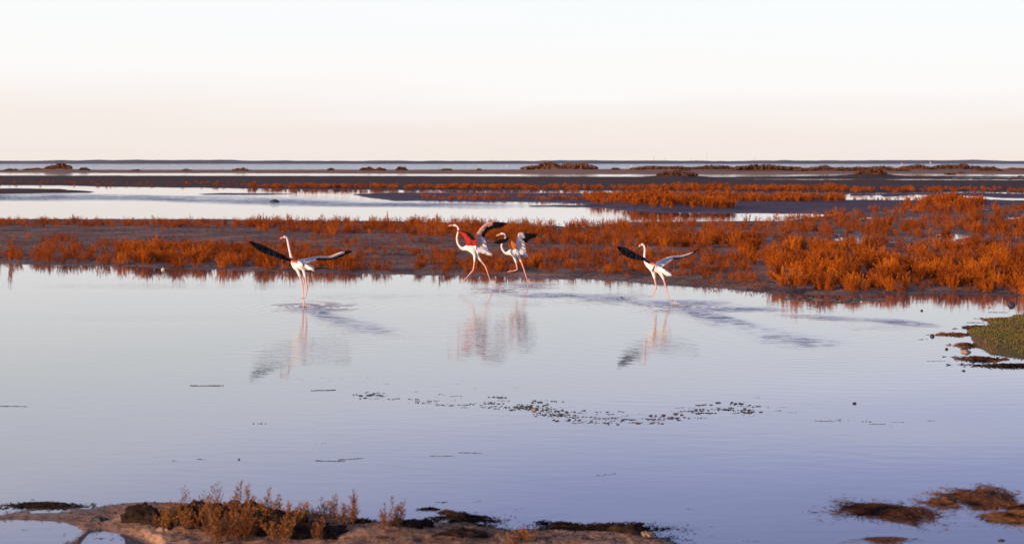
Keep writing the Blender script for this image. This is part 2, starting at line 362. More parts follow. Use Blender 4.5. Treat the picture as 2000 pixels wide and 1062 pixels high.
# ------------------------------------------------------------------ far shore along the horizon
def ridge(name, x0, x1, Y0, depth, hfun, n, m_, seed):
    xs = np.linspace(x0, x1, n); hs = hfun(xs); ys = [0, .15, .5, .85, 1.0]; prof = [0, .75, 1, .8, 0]
    V = []
    for k, (yy, p) in enumerate(zip(ys, prof)):
        jit = 1 + .25 * fbm(xs * .05, np.full_like(xs, k * 7.3), seed, 3)
        V.append(np.stack([xs, np.full_like(xs, Y0 + depth * yy), hs * p * jit - (.3 if p == 0 else 0)], -1))
    V = np.array(V).reshape(-1, 3); i = np.arange(len(ys) * n).reshape(len(ys), n)
    Fq = np.stack([i[:-1, :-1], i[:-1, 1:], i[1:, 1:], i[1:, :-1]], -1).reshape(-1, 4)
    return link(name, mesh_np(name, V, Fq, [m_], smooth=True))
def hshore(xs):
    px = 1000 + F * xs / 1750
    h = 2.45 + .5 + .55 * fbm(px / 40, px * 0 + 2, 61, 5) * 2
    for (a, wdt, k) in [(50,12,.7),(130,20,.8),(215,60,1.0),(370,50,1.0),(1120,30,.6),(1160,20,.5),(1570,14,.6),(1660,60,.4),(1830,70,.5),(1965,30,1.1)]:
        h = h + k * np.exp(-((px - a) / wdt) ** 2)
    return h
tag(ridge('distant_shore', -1500, 1500, 1750, 260, hshore, 1200, M['shore'], 5), kind='structure')

# ------------------------------------------------------------------ plants
def leaf_quads(P, Dv, L, Wd, r):
    """narrow folded leaf blades: P base points, Dv directions -> verts, quads"""
    n = len(P); a = r.normal(size=(n, 3)); s = np.cross(Dv, a); s /= np.linalg.norm(s, axis=1)[:, None] + 1e-9
    L = np.asarray(L).reshape(-1, 1); Wd = np.asarray(Wd).reshape(-1, 1)
    v = np.stack([P - s * Wd * .35, P + s * Wd * .35, P + Dv * L * .6 + s * Wd * .5, P + Dv * L * .6 - s * Wd * .5, P + Dv * L], 1)
    base = np.arange(n)[:, None] * 5
    f = np.concatenate([base + [0, 1, 2], base + [0, 2, 3], base + [3, 2, 4]], 0)
    return v.reshape(-1, 3), f
def unit(v): return v / (np.linalg.norm(v, axis=-1, keepdims=True) + 1e-9)

def shrub_arrays(r, n_pl, leaves, spread=.42, hmin=.5, lsize=(.05, .012), k=4):
    """a bunch of upright plumes, about 1 m tall before scaling; each plume a stem beset with small fleshy leaves"""
    Vs, Fs, off = [], [], 0
    for i in range(n_pl):
        a = r.uniform(0, 2 * math.pi); rad = spread * math.sqrt(r.uniform(0, 1)); root = np.array([math.cos(a), math.sin(a), 0]) * rad * .55
        h = r.uniform(hmin, 1.0) * (1 - .35 * (rad / spread) ** 2); lean = np.array([math.cos(a), math.sin(a), 0]) * rad * r.uniform(.2, .9) + r.normal(size=3) * [.04, .04, 0]
        n = leaves; tt = np.sort(r.uniform(.06, 1, n) ** .85)
        ax = root + tt[:, None] * np.array([0, 0, h]) + (tt ** 1.7)[:, None] * lean
        pr = (.055 * (1 - tt) + .010 + .022 * np.sin(tt * math.pi))
        th_ = r.uniform(0, 2 * math.pi, n); rad_ = np.stack([np.cos(th_), np.sin(th_), np.zeros(n)], -1)
        dirs = unit(rad_ * r.uniform(.25, .8, n)[:, None] + np.array([0, 0, 1.0]))
        Pp = ax + rad_ * (pr * r.uniform(0, 1, n))[:, None]
        v, f = leaf_quads(Pp, dirs, r.uniform(.6, 1.5, n) * lsize[0], r.uniform(.7, 1.5, n) * lsize[1], r)
        Vs.append(v); Fs.append(f + off); off += len(v)
        # stem as a thin three-sided tube
        ts = np.linspace(0, .97, k); c = root + ts[:, None] * np.array([0, 0, h]) + (ts ** 1.7)[:, None] * lean
        ring = []
        for q in range(3):
            aa = q * 2.094; ring.append(c + np.outer(.007 * (1 - .8 * ts), [math.cos(aa), math.sin(aa), 0]))
        ring = np.stack(ring, 1).reshape(-1, 3); ff = []
        for j in range(k - 1):
            for q in range(3):
                A = j * 3 + q; B = j * 3 + (q + 1) % 3; ff += [[A, B, B + 3], [A, B + 3, A + 3]]
        Vs.append(ring); Fs.append(np.array(ff) + off); off += len(ring)
    return np.concatenate(Vs), np.concatenate(Fs)
shr = [shrub_arrays(np.random.default_rng(100 + i), 20 + (i % 4) * 4, 80, spread=.32 + .05 * (i % 5), lsize=(.055, .0115)) for i in range(9)]
shr_me = [mesh_np('glasswort_shrub', v, f, [M['glass']]) for v, f in shr]
tall = shrub_arrays(np.random.default_rng(77), 6, 110, spread=.10, lsize=(.05, .014)); tall_me = mesh_np('glasswort_spire', *tall, [M['glass']])
low = [shrub_arrays(np.random.default_rng(200 + i), 9, 22, spread=.4, lsize=(.13, .030), k=2) for i in range(6)]

def in_poly(px, py, poly):
    c = False; n = len(poly)
    for i in range(n):
        x0, y0 = poly[i]; x1, y1 = poly[(i + 1) % n]
        if (y0 > py) != (y1 > py) and px < (x1 - x0) * (py - y0) / (y1 - y0) + x0: c = not c
    return c
ZONES = [  # name, polygon of the bases, number, height range, clumpiness, width factor
 ('front_right', [(1500,553),(1700,552),(2080,552),(2300,564),(2300,592),(2080,582),(1900,573),(1800,572),(1700,575),(1600,571),(1520,562)], 130, (.26,.40), 0.15, 1.1),
 ('right_mass', [(1440,470),(1600,455),(2300,455),(2300,565),(2050,560),(1700,556),(1560,545),(1500,530),(1440,505)], 760, (.26,.44), 0.06, 1.05),
 ('right_back', [(1460,440),(1600,428),(1700,416),(1800,412),(2300,408),(2300,458),(1600,458),(1460,462)], 520, (.28,.46), 0.2, 1.0),
 ('left_front', [(60,488),(150,482),(560,484),(680,498),(700,532),(400,525),(250,520),(60,516)], 470, (.20,.36), 0.06, 1.05),
 ('left_tuft', [(78,474),(150,470),(150,482),(78,484)], 14, (.28,.42), 0, 1.0),
 ('left_corner', [(-500,492),(40,496),(90,500),(90,513),(-500,504)], 90, (.18,.30), 0.15, 1.0),
 ('middle_front', [(600,496),(900,500),(1000,508),(1000,539),(880,536),(640,531)], 300, (.12,.26), 0.42, .9),
 ('behind_birds', [(1000,496),(1200,492),(1480,496),(1480,536),(1200,538),(1000,536)], 360, (.16,.30), 0.25, .9),
 ('mid_back', [(960,442),(1100,444),(1460,440),(1460,488),(1250,488),(1000,480)], 480, (.26,.42), 0.1, 1.0),
 ('centre_back', [(480,437),(650,436),(960,441),(1040,450),(1000,478),(800,464),(600,462),(500,454)], 470, (.26,.42), 0.12, 1.0),
 ('centre_gap', [(520,462),(940,470),(960,500),(520,490)], 110, (.12,.24), 0.42, .8),
 ('left_back', [(-500,433),(0,434),(400,436),(500,438),(500,450),(300,447),(0,446),(-500,446)], 560, (.18,.32), 0.08, 1.0),
 ('edge_sprigs', [(1180,532),(1480,545),(1480,556),(1300,548),(1180,542)], 70, (.12,.24), 0.4, .8),
]
cand = []
for zname, poly, n, (h0, h1), clump, wf in ZONES:
    xs = [p[0] for p in poly]; ys = [p[1] for p in poly]; k = 0; tries = 0
    while k < n and tries < n * 40:
        tries += 1
        px = random.uniform(min(xs), max(xs)); py = random.uniform(min(ys), max(ys))
        if not in_poly(px, py, poly): continue
        g0 = G(px, py)
        q_ = (.9, .45) if clump < .3 else (2.4, 1.1)
        if float(vnoise(g0.x * q_[0] + 50, g0.y * q_[1] + 9, 71)) < clump and clump: continue
        z = ground_z(px, py)
        if z < .004: continue
        g0.z = z - .01; hh = random.uniform(h0, h1) * random.choice((.8, 1, 1, 1.15)) * (.8 + .4 * float(vnoise(g0.x * .5, g0.y * .3, 73)))
        cand.append((zname, px, py, g0, hh, wf * random.uniform(.75, 1.25))); k += 1
# the shrubs nearest the viewer and inside the frame are individuals
vis = [c for c in cand if -20 < c[1] < 2020]
key = lambda c: -c[4] * scale_at(c[2])
vis.sort(key=key); indiv = vis[:289]; chosen = set(id(c) for c in indiv)
rest = [c for c in cand if id(c) not in chosen]
ZL = {
 'front_right': ('full rust shrub at the water edge of the right-hand thicket', 'rust shrubs lining the water edge on the right'),
 'right_mass': ('orange glasswort shrub packed inside the thick stand on the right', 'orange shrubs inside the thick stand on the right'),
 'right_back': ('orange shrub in the broken rows behind the right-hand stand', 'orange shrubs in the broken rows behind the right stand'),
 'left_front': ('rust shrub in the dense hedge-like strip on the left bank', 'rust shrubs in the dense strip on the left bank'),
 'left_tuft': ('orange shrub in the small patch on grey mud above the left strip', 'orange shrubs in the small patch on the left mud'),
 'left_corner': ('dull russet shrub in the shaded left corner of the bank', 'russet shrubs in the left corner of the bank'),
 'middle_front': ('small orange tuft on bare mud between the first two runners', 'small tufts on bare mud at the middle shore'),
 'behind_birds': ('low orange shrub on mud behind the running flamingos', 'low shrubs behind the running flamingos'),
 'mid_back': ('tall orange shrub in the back row right of the flamingo pair', 'tall shrubs in the back row right of the pair'),
 'centre_back': ('orange shrub in the back row left of the flamingo pair', 'shrubs in the back row left of the pair'),
 'centre_gap': ('lone small shrub on the bare grey mud strip in the centre', 'lone shrubs on the bare grey strip'),
 'left_back': ('short pale-tipped shrub on the far rim of the left bank', 'short shrubs on the far rim of the left bank'),
 'edge_sprigs': ('tiny orange sprig on wet mud near the rightmost flamingo', 'tiny sprigs on wet mud near the rightmost flamingo'),
}
for c in indiv:
    o = link('glasswort_shrub', shr_me[random.randrange(9)], loc=c[3]); s = c[4]
    o.scale = (s * c[5] * 1.1, s * c[5] * 1.1, s); o.rotation_euler.z = random.uniform(0, 6.28)
    lab, grp = ZL[c[0]]; zp = [z[1] for z in ZONES if z[0] == c[0]][0]; x0_ = max(0, min(q[0] for q in zp)); x1_ = min(2000, max(q[0] for q in zp))
    u = (c[1] - x0_) / (x1_ - x0_); sec = 'leftmost fifth' if u < .2 else 'left of middle' if u < .4 else 'middle' if u < .6 else 'right of middle' if u < .8 else 'rightmost fifth'
    y0_ = min(q[1] for q in zp); y1_ = max(q[1] for q in zp); v_ = 'front' if c[2] > (y0_ + y1_) / 2 else 'rear'
    short = {'front_right': 'rust shrub in the right waterside row', 'right_mass': 'orange shrub in the thick right stand', 'right_back': 'orange shrub behind the thick right stand',
             'left_front': 'rust shrub in the dense left strip', 'mid_back': 'orange shrub in the back row right of the pair', 'centre_back': 'orange shrub in the back row left of the pair'}.get(c[0])
    if short: lab = f"{'taller' if s > .36 else 'shorter'} {short}, {sec}, {v_} side"; grp = lab
    tag(o, lab, 'shrub', grp)
def single(px, py, hh, wf, label, me_=None, z=None):
    p = G(px, py); p.z = (ground_z(px, py) if z is None else z) - .01
    o = link('glasswort_shrub', me_ or shr_me[random.randrange(9)], loc=p); o.scale = (hh * wf, hh * wf, hh); tag(o, label, 'shrub'); return o
single(1548, 562, .56, 1.35, 'wide fan-shaped orange shrub standing alone at the waterline right of centre', shr_me[4])
single(1528, 563, .30, 1.2, 'small low shrub crowding the left foot of the wide fan-shaped shrub')
single(22, 511, .66, .9, 'narrow tall russet spire of twigs by the left edge of the picture', tall_me, .02)
single(55, 472, .26, .9, 'small lone orange tuft on grey mud near the left edge')
single(1450, 545, .2, 1.1, 'small sprig halfway between the rightmost flamingo and the wide shrub')
single(757, 436, .55, .55, 'thin spiky plume poking above the far rim of the bank', tall_me)
single(1085, 505, .34, .9, 'rounded orange tuft on mud right behind the trailing flamingo of the pair')
# everything farther or smaller: one mass
def scatter(items, protos, name, m_):
    Vs, Fs, off = [], [], 0
    for (p, hh, wf) in items:
        v, f = protos[random.randrange(len(protos))]; a = random.uniform(0, 6.28); c, s = math.cos(a), math.sin(a)
        q = v * [hh * wf, hh * wf, hh]; q = np.stack([q[:, 0] * c - q[:, 1] * s, q[:, 0] * s + q[:, 1] * c, q[:, 2]], -1) + np.array(p)
        Vs.append(q.astype(np.float32)); Fs.append(f + off); off += len(v)
    return link(name, mesh_np(name, np.concatenate(Vs), np.concatenate(Fs), [m_]))
med = [shrub_arrays(np.random.default_rng(150 + i), 13, 22, spread=.38, lsize=(.085, .019), k=2) for i in range(6)]
tag(scatter([(c[3], c[4], c[5]) for c in rest], med, 'glasswort_stand', M['glass']), kind='stuff')
# seedlings and low sprigs strewn over the mud
tiny = [shrub_arrays(np.random.default_rng(250 + i), 5, 11, spread=.5, lsize=(.16, .05), k=2) for i in range(6)]
items = []; tries = 0
while len(items) < 2600 and tries < 60000:
    tries += 1; px = random.uniform(-150, 2150); py = random.uniform(436, 574); z = ground_z(px, py)
    if z < .006: continue
    p = G(px, py)
    if float(vnoise(p.x * 1.1, p.y * .5, 79)) < random.uniform(.25, .8): continue
    p.z = z - .004; items.append((p, random.uniform(.04, .13) * random.choice((.7, 1, 1.3)), random.uniform(.9, 1.6)))
tag(scatter(items, tiny, 'glasswort_seedlings', M['glass']), kind='stuff')
FAR = [ # polygon, number, heights, width factor
 ([(480,366),(1000,368.5),(1000,371),(480,369)], 300, (.28,.5), 1.3),
 ([(1000,368),(1650,370),(1650,375),(1400,373.4),(1000,372)], 420, (.28,.55), 1.3),
 ([(1650,371),(2500,372),(2500,378),(2000,376),(1820,378),(1650,377.5)], 240, (.28,.5), 1.3),
 ([(-300,354),(500,357),(500,366),(200,364),(-300,360)], 200, (.10,.28), 1.6),
 ([(820,386),(1160,387),(1160,394),(1000,393.5),(820,392)], 110, (.22,.36), 1.2),
 ([(1140,386),(1400,387),(1650,389),(1650,396),(1400,397),(1140,395)], 330, (.42,.58), 1.2),
 ([(1225,401),(1400,403),(1435,408),(1425,411),(1300,411.5),(1230,406)], 110, (.50,.72), 1.1),
 ([(1150,399),(1230,400),(1230,406),(1170,402)], 14, (.35,.5), 1.0),
 ([(1805,395),(1900,396),(1930,402),(1810,403)], 60, (.5,.68), 1.1),
 ([(1705,403),(2300,396),(2300,422),(1700,422)], 120, (.35,.6), 1.1),
 ([(1460,421),(1640,420),(1700,424),(1640,436),(1470,432)], 34, (.3,.5), .9),
 ([(1660,391),(1815,392),(1815,394),(1660,394)], 24, (.15,.26), 1.2),
 ([(1000,346),(2300,349),(2300,350),(1000,348)], 60, (.10,.2), 2),
]
items = []
for poly, n, (h0, h1), wf in FAR:
    xs = [p[0] for p in poly]; ys = [p[1] for p in poly]; k = 0; tries = 0
    while k < n and tries < n * 30:
        tries += 1; px = random.uniform(min(xs), max(xs)); py = random.uniform(min(ys), max(ys))
        if not in_poly(px, py, poly): continue
        z = ground_z(px, py)
        if z < .0: continue
        p = G(px, py); p.z = z - .01; items.append((p, random.uniform(h0, h1) * (.7 + .6 * float(vnoise(p.x * .4, p.y * .1, 75))), wf * random.uniform(.8, 1.3))); k += 1
tag(scatter(items, low, 'glasswort_fringe', M['glass']), kind='stuff')

# far scrub mounds on the dune spit and the flats
def scrub_mesh(Wm, Hm, seed, n=None):
    r = np.random.default_rng(seed); n = n or int(260 + 60 * Wm)
    prof = lambda u: (1 - u * u) ** .5 * (.62 + .55 * (vnoise(u * 3.1 + 9, u * 0 + seed, seed) - .2))
    u = r.uniform(-1, 1, n); hh = np.maximum(prof(u), .05) * Hm; z = hh * np.sqrt(r.uniform(0, 1, n)); y = r.normal(size=n) * Wm * .10
    P_ = np.stack([u * Wm / 2, y, z * np.exp(-np.abs(y) / (Wm * .4))], -1); d = unit(r.normal(size=(n, 3)) * [.7, .7, .3] + [0, 0, .9])
    v, f = leaf_quads(P_, d, np.full(n, .26 * Hm + .1), np.full(n, .16 * Hm + .06), r)
    # solid twiggy heart
    a = np.linspace(0, 2 * math.pi, 14)[:-1]; vs = [v]; k = 5; ring = []
    for j in range(k):
        s = math.cos(j / k * 1.5); ring.append(np.stack([np.cos(a) * Wm * .46 * s, np.sin(a) * Wm * .15 * s, np.full(13, Hm * .66 * math.sin(j / k * 1.5) - .05)], -1))
    ring = np.concatenate(ring); ff = []
    for j in range(k - 1):
        for q in range(13):
            A = j * 13 + q; B = j * 13 + (q + 1) % 13; ff += [[A, B, B + 13], [A, B + 13, A + 13]]
    top = (k - 1) * 13
    ff += [[top, top + q, top + q + 1] for q in range(1, 12)]
    return mesh_np('scrub_mound', np.concatenate([v, ring]), np.concatenate([f, np.array(ff) + len(v)]), [M['scrub']])
SCRUB = [
 (115,334.5,46,9.5,'largest dark scrub hump on the far spit at the left'), (72,334,50,4,'low scrub trailing left from the large dark hump'), (165,334.5,20,5,'small dark scrub knob right of the large left hump'),
 (22,334,26,4,'small scrub knob nearest the left edge on the far spit'),
 (265,334.5,16,3.4,'tiny scrub knob between the left hump and the centre'), (365,334.5,18,4,'small dark rounded scrub left of the long low one'), (470,334.5,30,5.5,'long low brown scrub on the spit left of centre'),
 (646,333.5,13,4.6,'tiny dark bush left of the twin scrub humps'), (716,333.5,26,6,'left hump of the dark twin scrub humps'), (742,333.5,20,5.6,'right hump of the dark twin scrub humps'), (784,333.5,20,6.4,'single rounded dark bush right of the twin humps'),
 (873,333.5,22,3.6,'flat dark scrub patch left of the long olive thicket'), (936,333.5,10,3.2,'tiny dot of scrub just left of the long olive thicket'),
 (1093,334,138,11,'long olive thicket at the centre of the far spit'), (1202,334,16,4,'tiny scrub beside the two far wading birds'),
 (1290,334.5,110,8.5,'olive thicket directly right of the two far wading birds'), (1380,335,120,7,'low olive thicket in the middle of the right spit'), (1500,335.5,130,11.5,'tallest dark thicket on the right half of the far spit'),
 (1610,336,110,8.5,'russet thicket just right of the tallest dark thicket'), (1712,336,110,8,'russet thicket behind the flat sandy mound'), (1790,335,70,8,'dark scrub right of the white far bird'), (1868,333.5,90,9,'flat-topped brown scrub rise toward the right edge'),
 (1932,335.5,46,7.5,'dark scrub on sandy rise near the right edge'), (1985,334,60,5,'thin scrub trailing off at the right edge'),
 (1323,348.5,72,8,'lone russet brush heap on the mudflat right of centre'), (1700,347.5,54,8.5,'brush-topped mound on the mudflat toward the right'),
 (1336,336.6,24,3,'small dark brush strip on sand above the lone heap'), (1856,340.6,20,3.4,'small dark clump on sand near the right water strip'), (1878,339,16,3,'tiny dark clump just right of the small one on sand'),
 (1790,347,8,2.6,'tiny greenish clump on pale mud at the right'), (1993,345,10,3,'tiny dark clump on the pale strip at right edge')]
for i, (px, py, wpx_, hpx, lab) in enumerate(SCRUB):
    s = scale_at(py); p = G(px, py); p.z = max(0, ground_z(px, py)) - .12
    o = link('scrub_mound', scrub_mesh(wpx_ / s * 1.08, hpx / s * 1.3, 300 + i), loc=p); tag(o, lab, 'bush')

# ------------------------------------------------------------------ foreground plants on the sandbank
def fore_plant(seed, n_stem, hgt, spread, leafy=1.0, open_=False):
    r = np.random.default_rng(seed); LP, LD, LL = [], [], []; tubes = []
    for i in range(n_stem):
        a = r.uniform(0, 6.28); lean = np.array([math.cos(a), math.sin(a), 0]) * spread * r.uniform(.1, 1); h = hgt * (r.uniform(.55, 1) if i else 1)
        rt = lean * .45 + np.array([r.normal(), r.normal(), 0]) * spread * .25
        c = lambda t_, h=h, lean=lean, rt=rt: rt + np.array([0, 0, h]) * t_ + lean * t_ ** 1.4
        tubes.append((np.array([c(u) for u in np.linspace(0, 1, 6)]), .0022))
        nb = int(16 * h / .2 * (.6 if open_ else 1)) + 4
        for k in range(nb):
            t0 = r.uniform(.16, .95); aa = r.uniform(0, 6.28); L = h * (.24 if not open_ else .34) * (1.12 - t0) * r.uniform(.7, 1.3) + .008
            d0 = unit(np.array([math.cos(aa), math.sin(aa), 1.0 if not open_ else .6])); p0 = c(t0)
            pts = np.array([p0 + d0 * L * u + np.array([0, 0, L * .25 * u * u]) for u in np.linspace(0, 1, 4)])
            tubes.append((pts, .0012))
            m_ = int((L / .007) * leafy) + 2; uu = r.uniform(.1, 1, m_)
            for u in uu:
                LP.append(p0 + d0 * L * u + [0, 0, L * .25 * u * u]); LD.append(unit(d0 * .7 + r.normal(size=3) * .55)); LL.append(r.uniform(.006, .012))
    v, f = leaf_quads(np.array(LP), np.array(LD), np.array(LL), np.array(LL) * .45, r)
    Vs, Fs, off = [], [], 0
    for pts, rad in tubes:
        k = len(pts); ring = []
        for q in range(3):
            aa = q * 2.094; ring.append(pts + np.outer(rad * np.linspace(1, .35, k), [math.cos(aa), math.sin(aa), 0]))
        ring = np.stack(ring, 1).reshape(-1, 3); ff = []
        for j in range(k - 1):
            for q in range(3):
                A = j * 3 + q; B = j * 3 + (q + 1) % 3; ff += [[A, B, B + 3], [A, B + 3, A + 3]]
        Vs.append(ring); Fs.append(np.array(ff) + off); off += len(ring)
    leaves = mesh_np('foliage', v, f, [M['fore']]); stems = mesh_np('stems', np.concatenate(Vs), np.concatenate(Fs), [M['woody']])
    return leaves, stems
def put_fore(px, base, top, lab, n=3, spread=.05, leafy=1.0, open_=False, seed=0, meshes=None):
    if n >= 7: n = int(n * 1.5); spread *= 1.35
    p = G(px, base); p.z = ground_z(px, base) - .006; hgt = (base - top) / scale_at(base)
    e = empty('sea_blite_plant', p); tag(e, lab, 'plant')
    L_, S_ = meshes or fore_plant(seed, n, hgt, spread, leafy, open_)
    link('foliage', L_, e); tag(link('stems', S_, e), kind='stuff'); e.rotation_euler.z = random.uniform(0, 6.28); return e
FP = [
 (364,1012,958,'thin upright sprig at the left end of the foreground plants',2,.015,.5,True), (404,1016,972,'dead sprig with knobbly seed heads left of the hooked stem',2,.02,.35,True),
 (418,1020,966,'short knobbly sprig touching the hooked stem',2,.02,.4,True), (430,1020,962,'dark dry stem with a hooked branching tip',2,.035,.25,True),
 (464,1020,952,'tallest feathery plume in the foreground group',3,.03,1,False), (487,1022,957,'second feathery plume just right of the tallest',3,.03,1,False),
 (524,1024,970,'short cone-shaped plume over the dark tangle',3,.022,1.1,False), (545,1026,981,'low plume right of the cone-shaped one',3,.03,1,False),
 (346,1044,992,'broad russet bush at the left of the dark tangle',12,.09,1.1,False), (322,1046,1010,'small rusty bush at the far left of the tangle',7,.05,1.1,False), (372,1050,1000,'rusty bush in front of the thin upright sprig',10,.08,1.1,False),
 (410,1050,990,'dense russet bush below the hooked stem',12,.08,1.1,False), (450,1052,985,'dense dark bush below the tallest plume',14,.09,1.1,False), (490,1056,990,'dense bush in the middle of the dark tangle',14,.09,1.2,False),
 (530,1056,994,'dense bush right of the middle of the tangle',14,.09,1.2,False), (565,1058,1000,'rounded bush at the right end of the tangle',12,.08,1.1,False), (470,1072,1010,'low bush at the bottom edge under the tangle',12,.08,1.1,False),
 (430,1074,1012,'low dark bush at the bottom edge left of centre of the tangle',12,.08,1.1,False), (545,1076,1016,'low bush cut by the bottom edge below the tangle',12,.09,1.1,False), (395,1030,992,'thin russet tuft just behind the dense bushes',7,.05,1.0,False),
 (612,1052,1005,'fine russet plume at the left of the sparse group',6,.05,1,False), (632,1050,994,'slender plume in the middle of the sparse group',4,.03,1,False), (648,1050,989,'taller slender plume right of the middle in the sparse group',4,.03,1,False),
 (668,1056,1004,'short bush filling the sparse group',7,.06,1,False), (690,1056,978,'tall narrow plume standing apart near the centre left',5,.025,1.1,False), (622,1070,1025,'bright orange tuft at the bottom edge of the sparse group',7,.05,1,False),
 (757,1062,1006,'wide airy plant left of its twin on pale sand',7,.06,.9,False), (778,1058,996,'taller airy plant right of its twin on pale sand',6,.05,.9,False),
 (1024,1072,1040,'orange tuft poking up at the bottom edge near the centre',9,.05,1,False), (1000,1076,1050,'smaller orange tuft left of the one at the bottom edge',5,.04,1,False),
 (505,1030,990,'thin russet shoots behind the dark tangle',6,.05,1,False), (590,1040,1004,'thin shoots at the right slope of the tangle',5,.04,1,False)]
for i, (px, base, top, lab, n, spr, lf, op) in enumerate(FP): put_fore(px, base, top, lab, n, spr, lf, op, 400 + i)

# ------------------------------------------------------------------ rocks, lumps and mats
def lump_mesh(rx, ry, rz, seed, m_, rough=.35, nu=22, nv=11, freq=2.2, sharp=False):
    th_, ph = np.meshgrid(np.linspace(0, 2 * math.pi, nu, endpoint=False), np.linspace(-.35, math.pi / 2 * .999, nv))
    x = np.cos(ph) * np.cos(th_); y = np.cos(ph) * np.sin(th_); z = np.sin(ph)
    k = 1 + rough * 2 * fbm(x * freq + seed * 3.7 + z * 1.3, y * freq + seed * 1.9 - z, seed, 4)
    if sharp: k = k * (1 - .25 * np.abs(np.sin(th_ * 1.5 + seed)))
    V = np.stack([x * rx * k, y * ry * k, z * rz * k], -1).reshape(-1, 3); i = np.arange(nu * nv).reshape(nv, nu)
    Fq = np.stack([i[:-1], np.roll(i[:-1], -1, 1), np.roll(i[1:], -1, 1), i[1:]], -1).reshape(-1, 4)
    return mesh_np('lump', V, Fq, [m_], smooth=not sharp)
def put_lump(name, px, py, wpx_, hpx, lab, cat, m_, seed, dz=0., depth=.8, z=None, **kw):
    s = scale_at(py); p = G(px, py); p.z = (max(0, ground_z(px, py)) if z is None else z) + dz
    o = link(name, lump_mesh(wpx_ / s / 2, wpx_ / s / 2 * depth, hpx / s, seed, m_, **kw), loc=p); tag(o, lab, cat); return o
put_lump('boulder', 536, 395, 20, 5.5, 'rounded dark boulder alone in the far channel', 'rock', M['dstone'], 11, z=.0, rough=.12)
put_lump('stone', 1886, 688, 24, 7, 'angular tan rock at the tip of the mossy bank', 'rock', M['stone'], 12, z=-.01, sharp=True, rough=.2)
put_lump('stone', 1839, 651, 18, 5, 'pale flat stone standing in water left of the mossy bank', 'rock', M['stone'], 13, z=-.01, rough=.2, sharp=True)
put_lump('stone', 1849, 682, 7, 4, 'small dark pebble left of the angular tan rock', 'rock', M['dstone'], 14, z=-.005)
put_lump('stone', 1821, 657, 9, 5, 'dark stone at the end of the thin stone chain', 'rock', M['dstone'], 15, z=-.005)
put_lump('stone', 1882, 724, 8, 3, 'small dark stone in open water below the mossy bank', 'rock', M['dstone'], 16, z=-.005)
put_lump('stone', 1669, 788, 9, 4, 'dark round pebble alone in water right of the weed drift', 'rock', M['dstone'], 17, z=-.004)
put_lump('stone', 1800, 607, 5, 3, 'tiny dark pebble under the right shrub reflections', 'rock', M['dstone'], 18, z=-.004)
put_lump('stone', 1043, 801, 12, 5, 'ochre lump lying in the weed drift', 'rock', M['stone'], 19, z=-.004)
put_lump('stone', 467, 897, 5, 3, 'tiny dark pebble in still water at lower left', 'rock', M['dstone'], 20, z=-.004)
put_lump('stone', 1955, 1055, 15, 4, 'small dark flat stone near the lower right corner', 'rock', M['dstone'], 21, z=-.004)
put_lump('stone', 318, 527, 7, 4, 'small white stone on the left shoreline', 'rock', plain('white_stone', (.6, .58, .55)), 22, z=.0)
put_lump('stone', 1975, 596, 18, 9, 'dark rock at the right edge above the mossy bank', 'rock', M['dstone'], 23, z=-.01, sharp=True)
put_lump('stone', 1932, 600, 7, 3, 'small tan stone in the narrow gap at the right edge', 'rock', M['stone'], 24, z=-.005)
FG_LUMPS = [  # peat clods; their black also paints in the plants' own shade
 (192,1022,32,8,'grey-black rounded clod left of the dark tangle',M['dstone']), (280,1028,60,14,'black peat-and-shade clod at the left start of the tangle',M['peat']), (310,1036,50,12,'black peat-and-shade clod second from the left of the tangle',M['peat']),
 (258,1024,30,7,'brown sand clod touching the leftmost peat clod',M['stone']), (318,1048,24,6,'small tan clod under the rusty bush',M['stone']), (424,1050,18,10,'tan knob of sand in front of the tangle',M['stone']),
 (390,1040,90,16,'black peat-and-shade clod below the russet bush',M['peat']), (470,1046,110,20,'large black peat-and-shade clod in the middle of the tangle',M['peat']), (540,1056,90,18,'black peat-and-shade clod at the right of the tangle',M['peat']),
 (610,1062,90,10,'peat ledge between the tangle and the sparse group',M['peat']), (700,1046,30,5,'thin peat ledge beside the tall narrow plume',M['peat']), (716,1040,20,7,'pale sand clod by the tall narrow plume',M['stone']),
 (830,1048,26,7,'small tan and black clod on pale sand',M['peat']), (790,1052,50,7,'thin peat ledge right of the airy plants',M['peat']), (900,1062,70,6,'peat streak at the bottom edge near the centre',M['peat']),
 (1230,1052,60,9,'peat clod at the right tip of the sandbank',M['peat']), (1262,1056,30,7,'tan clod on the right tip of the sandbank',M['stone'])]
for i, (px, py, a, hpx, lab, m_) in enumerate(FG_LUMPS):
    put_lump('clod', px, py, a * (1.3 if m_ is M['peat'] else 1), hpx * (1.8 if m_ is M['peat'] else 1.3), lab, 'clod', m_, 40 + i, dz=-.006, rough=.7, freq=3.5, depth=.7, nu=34, nv=15)

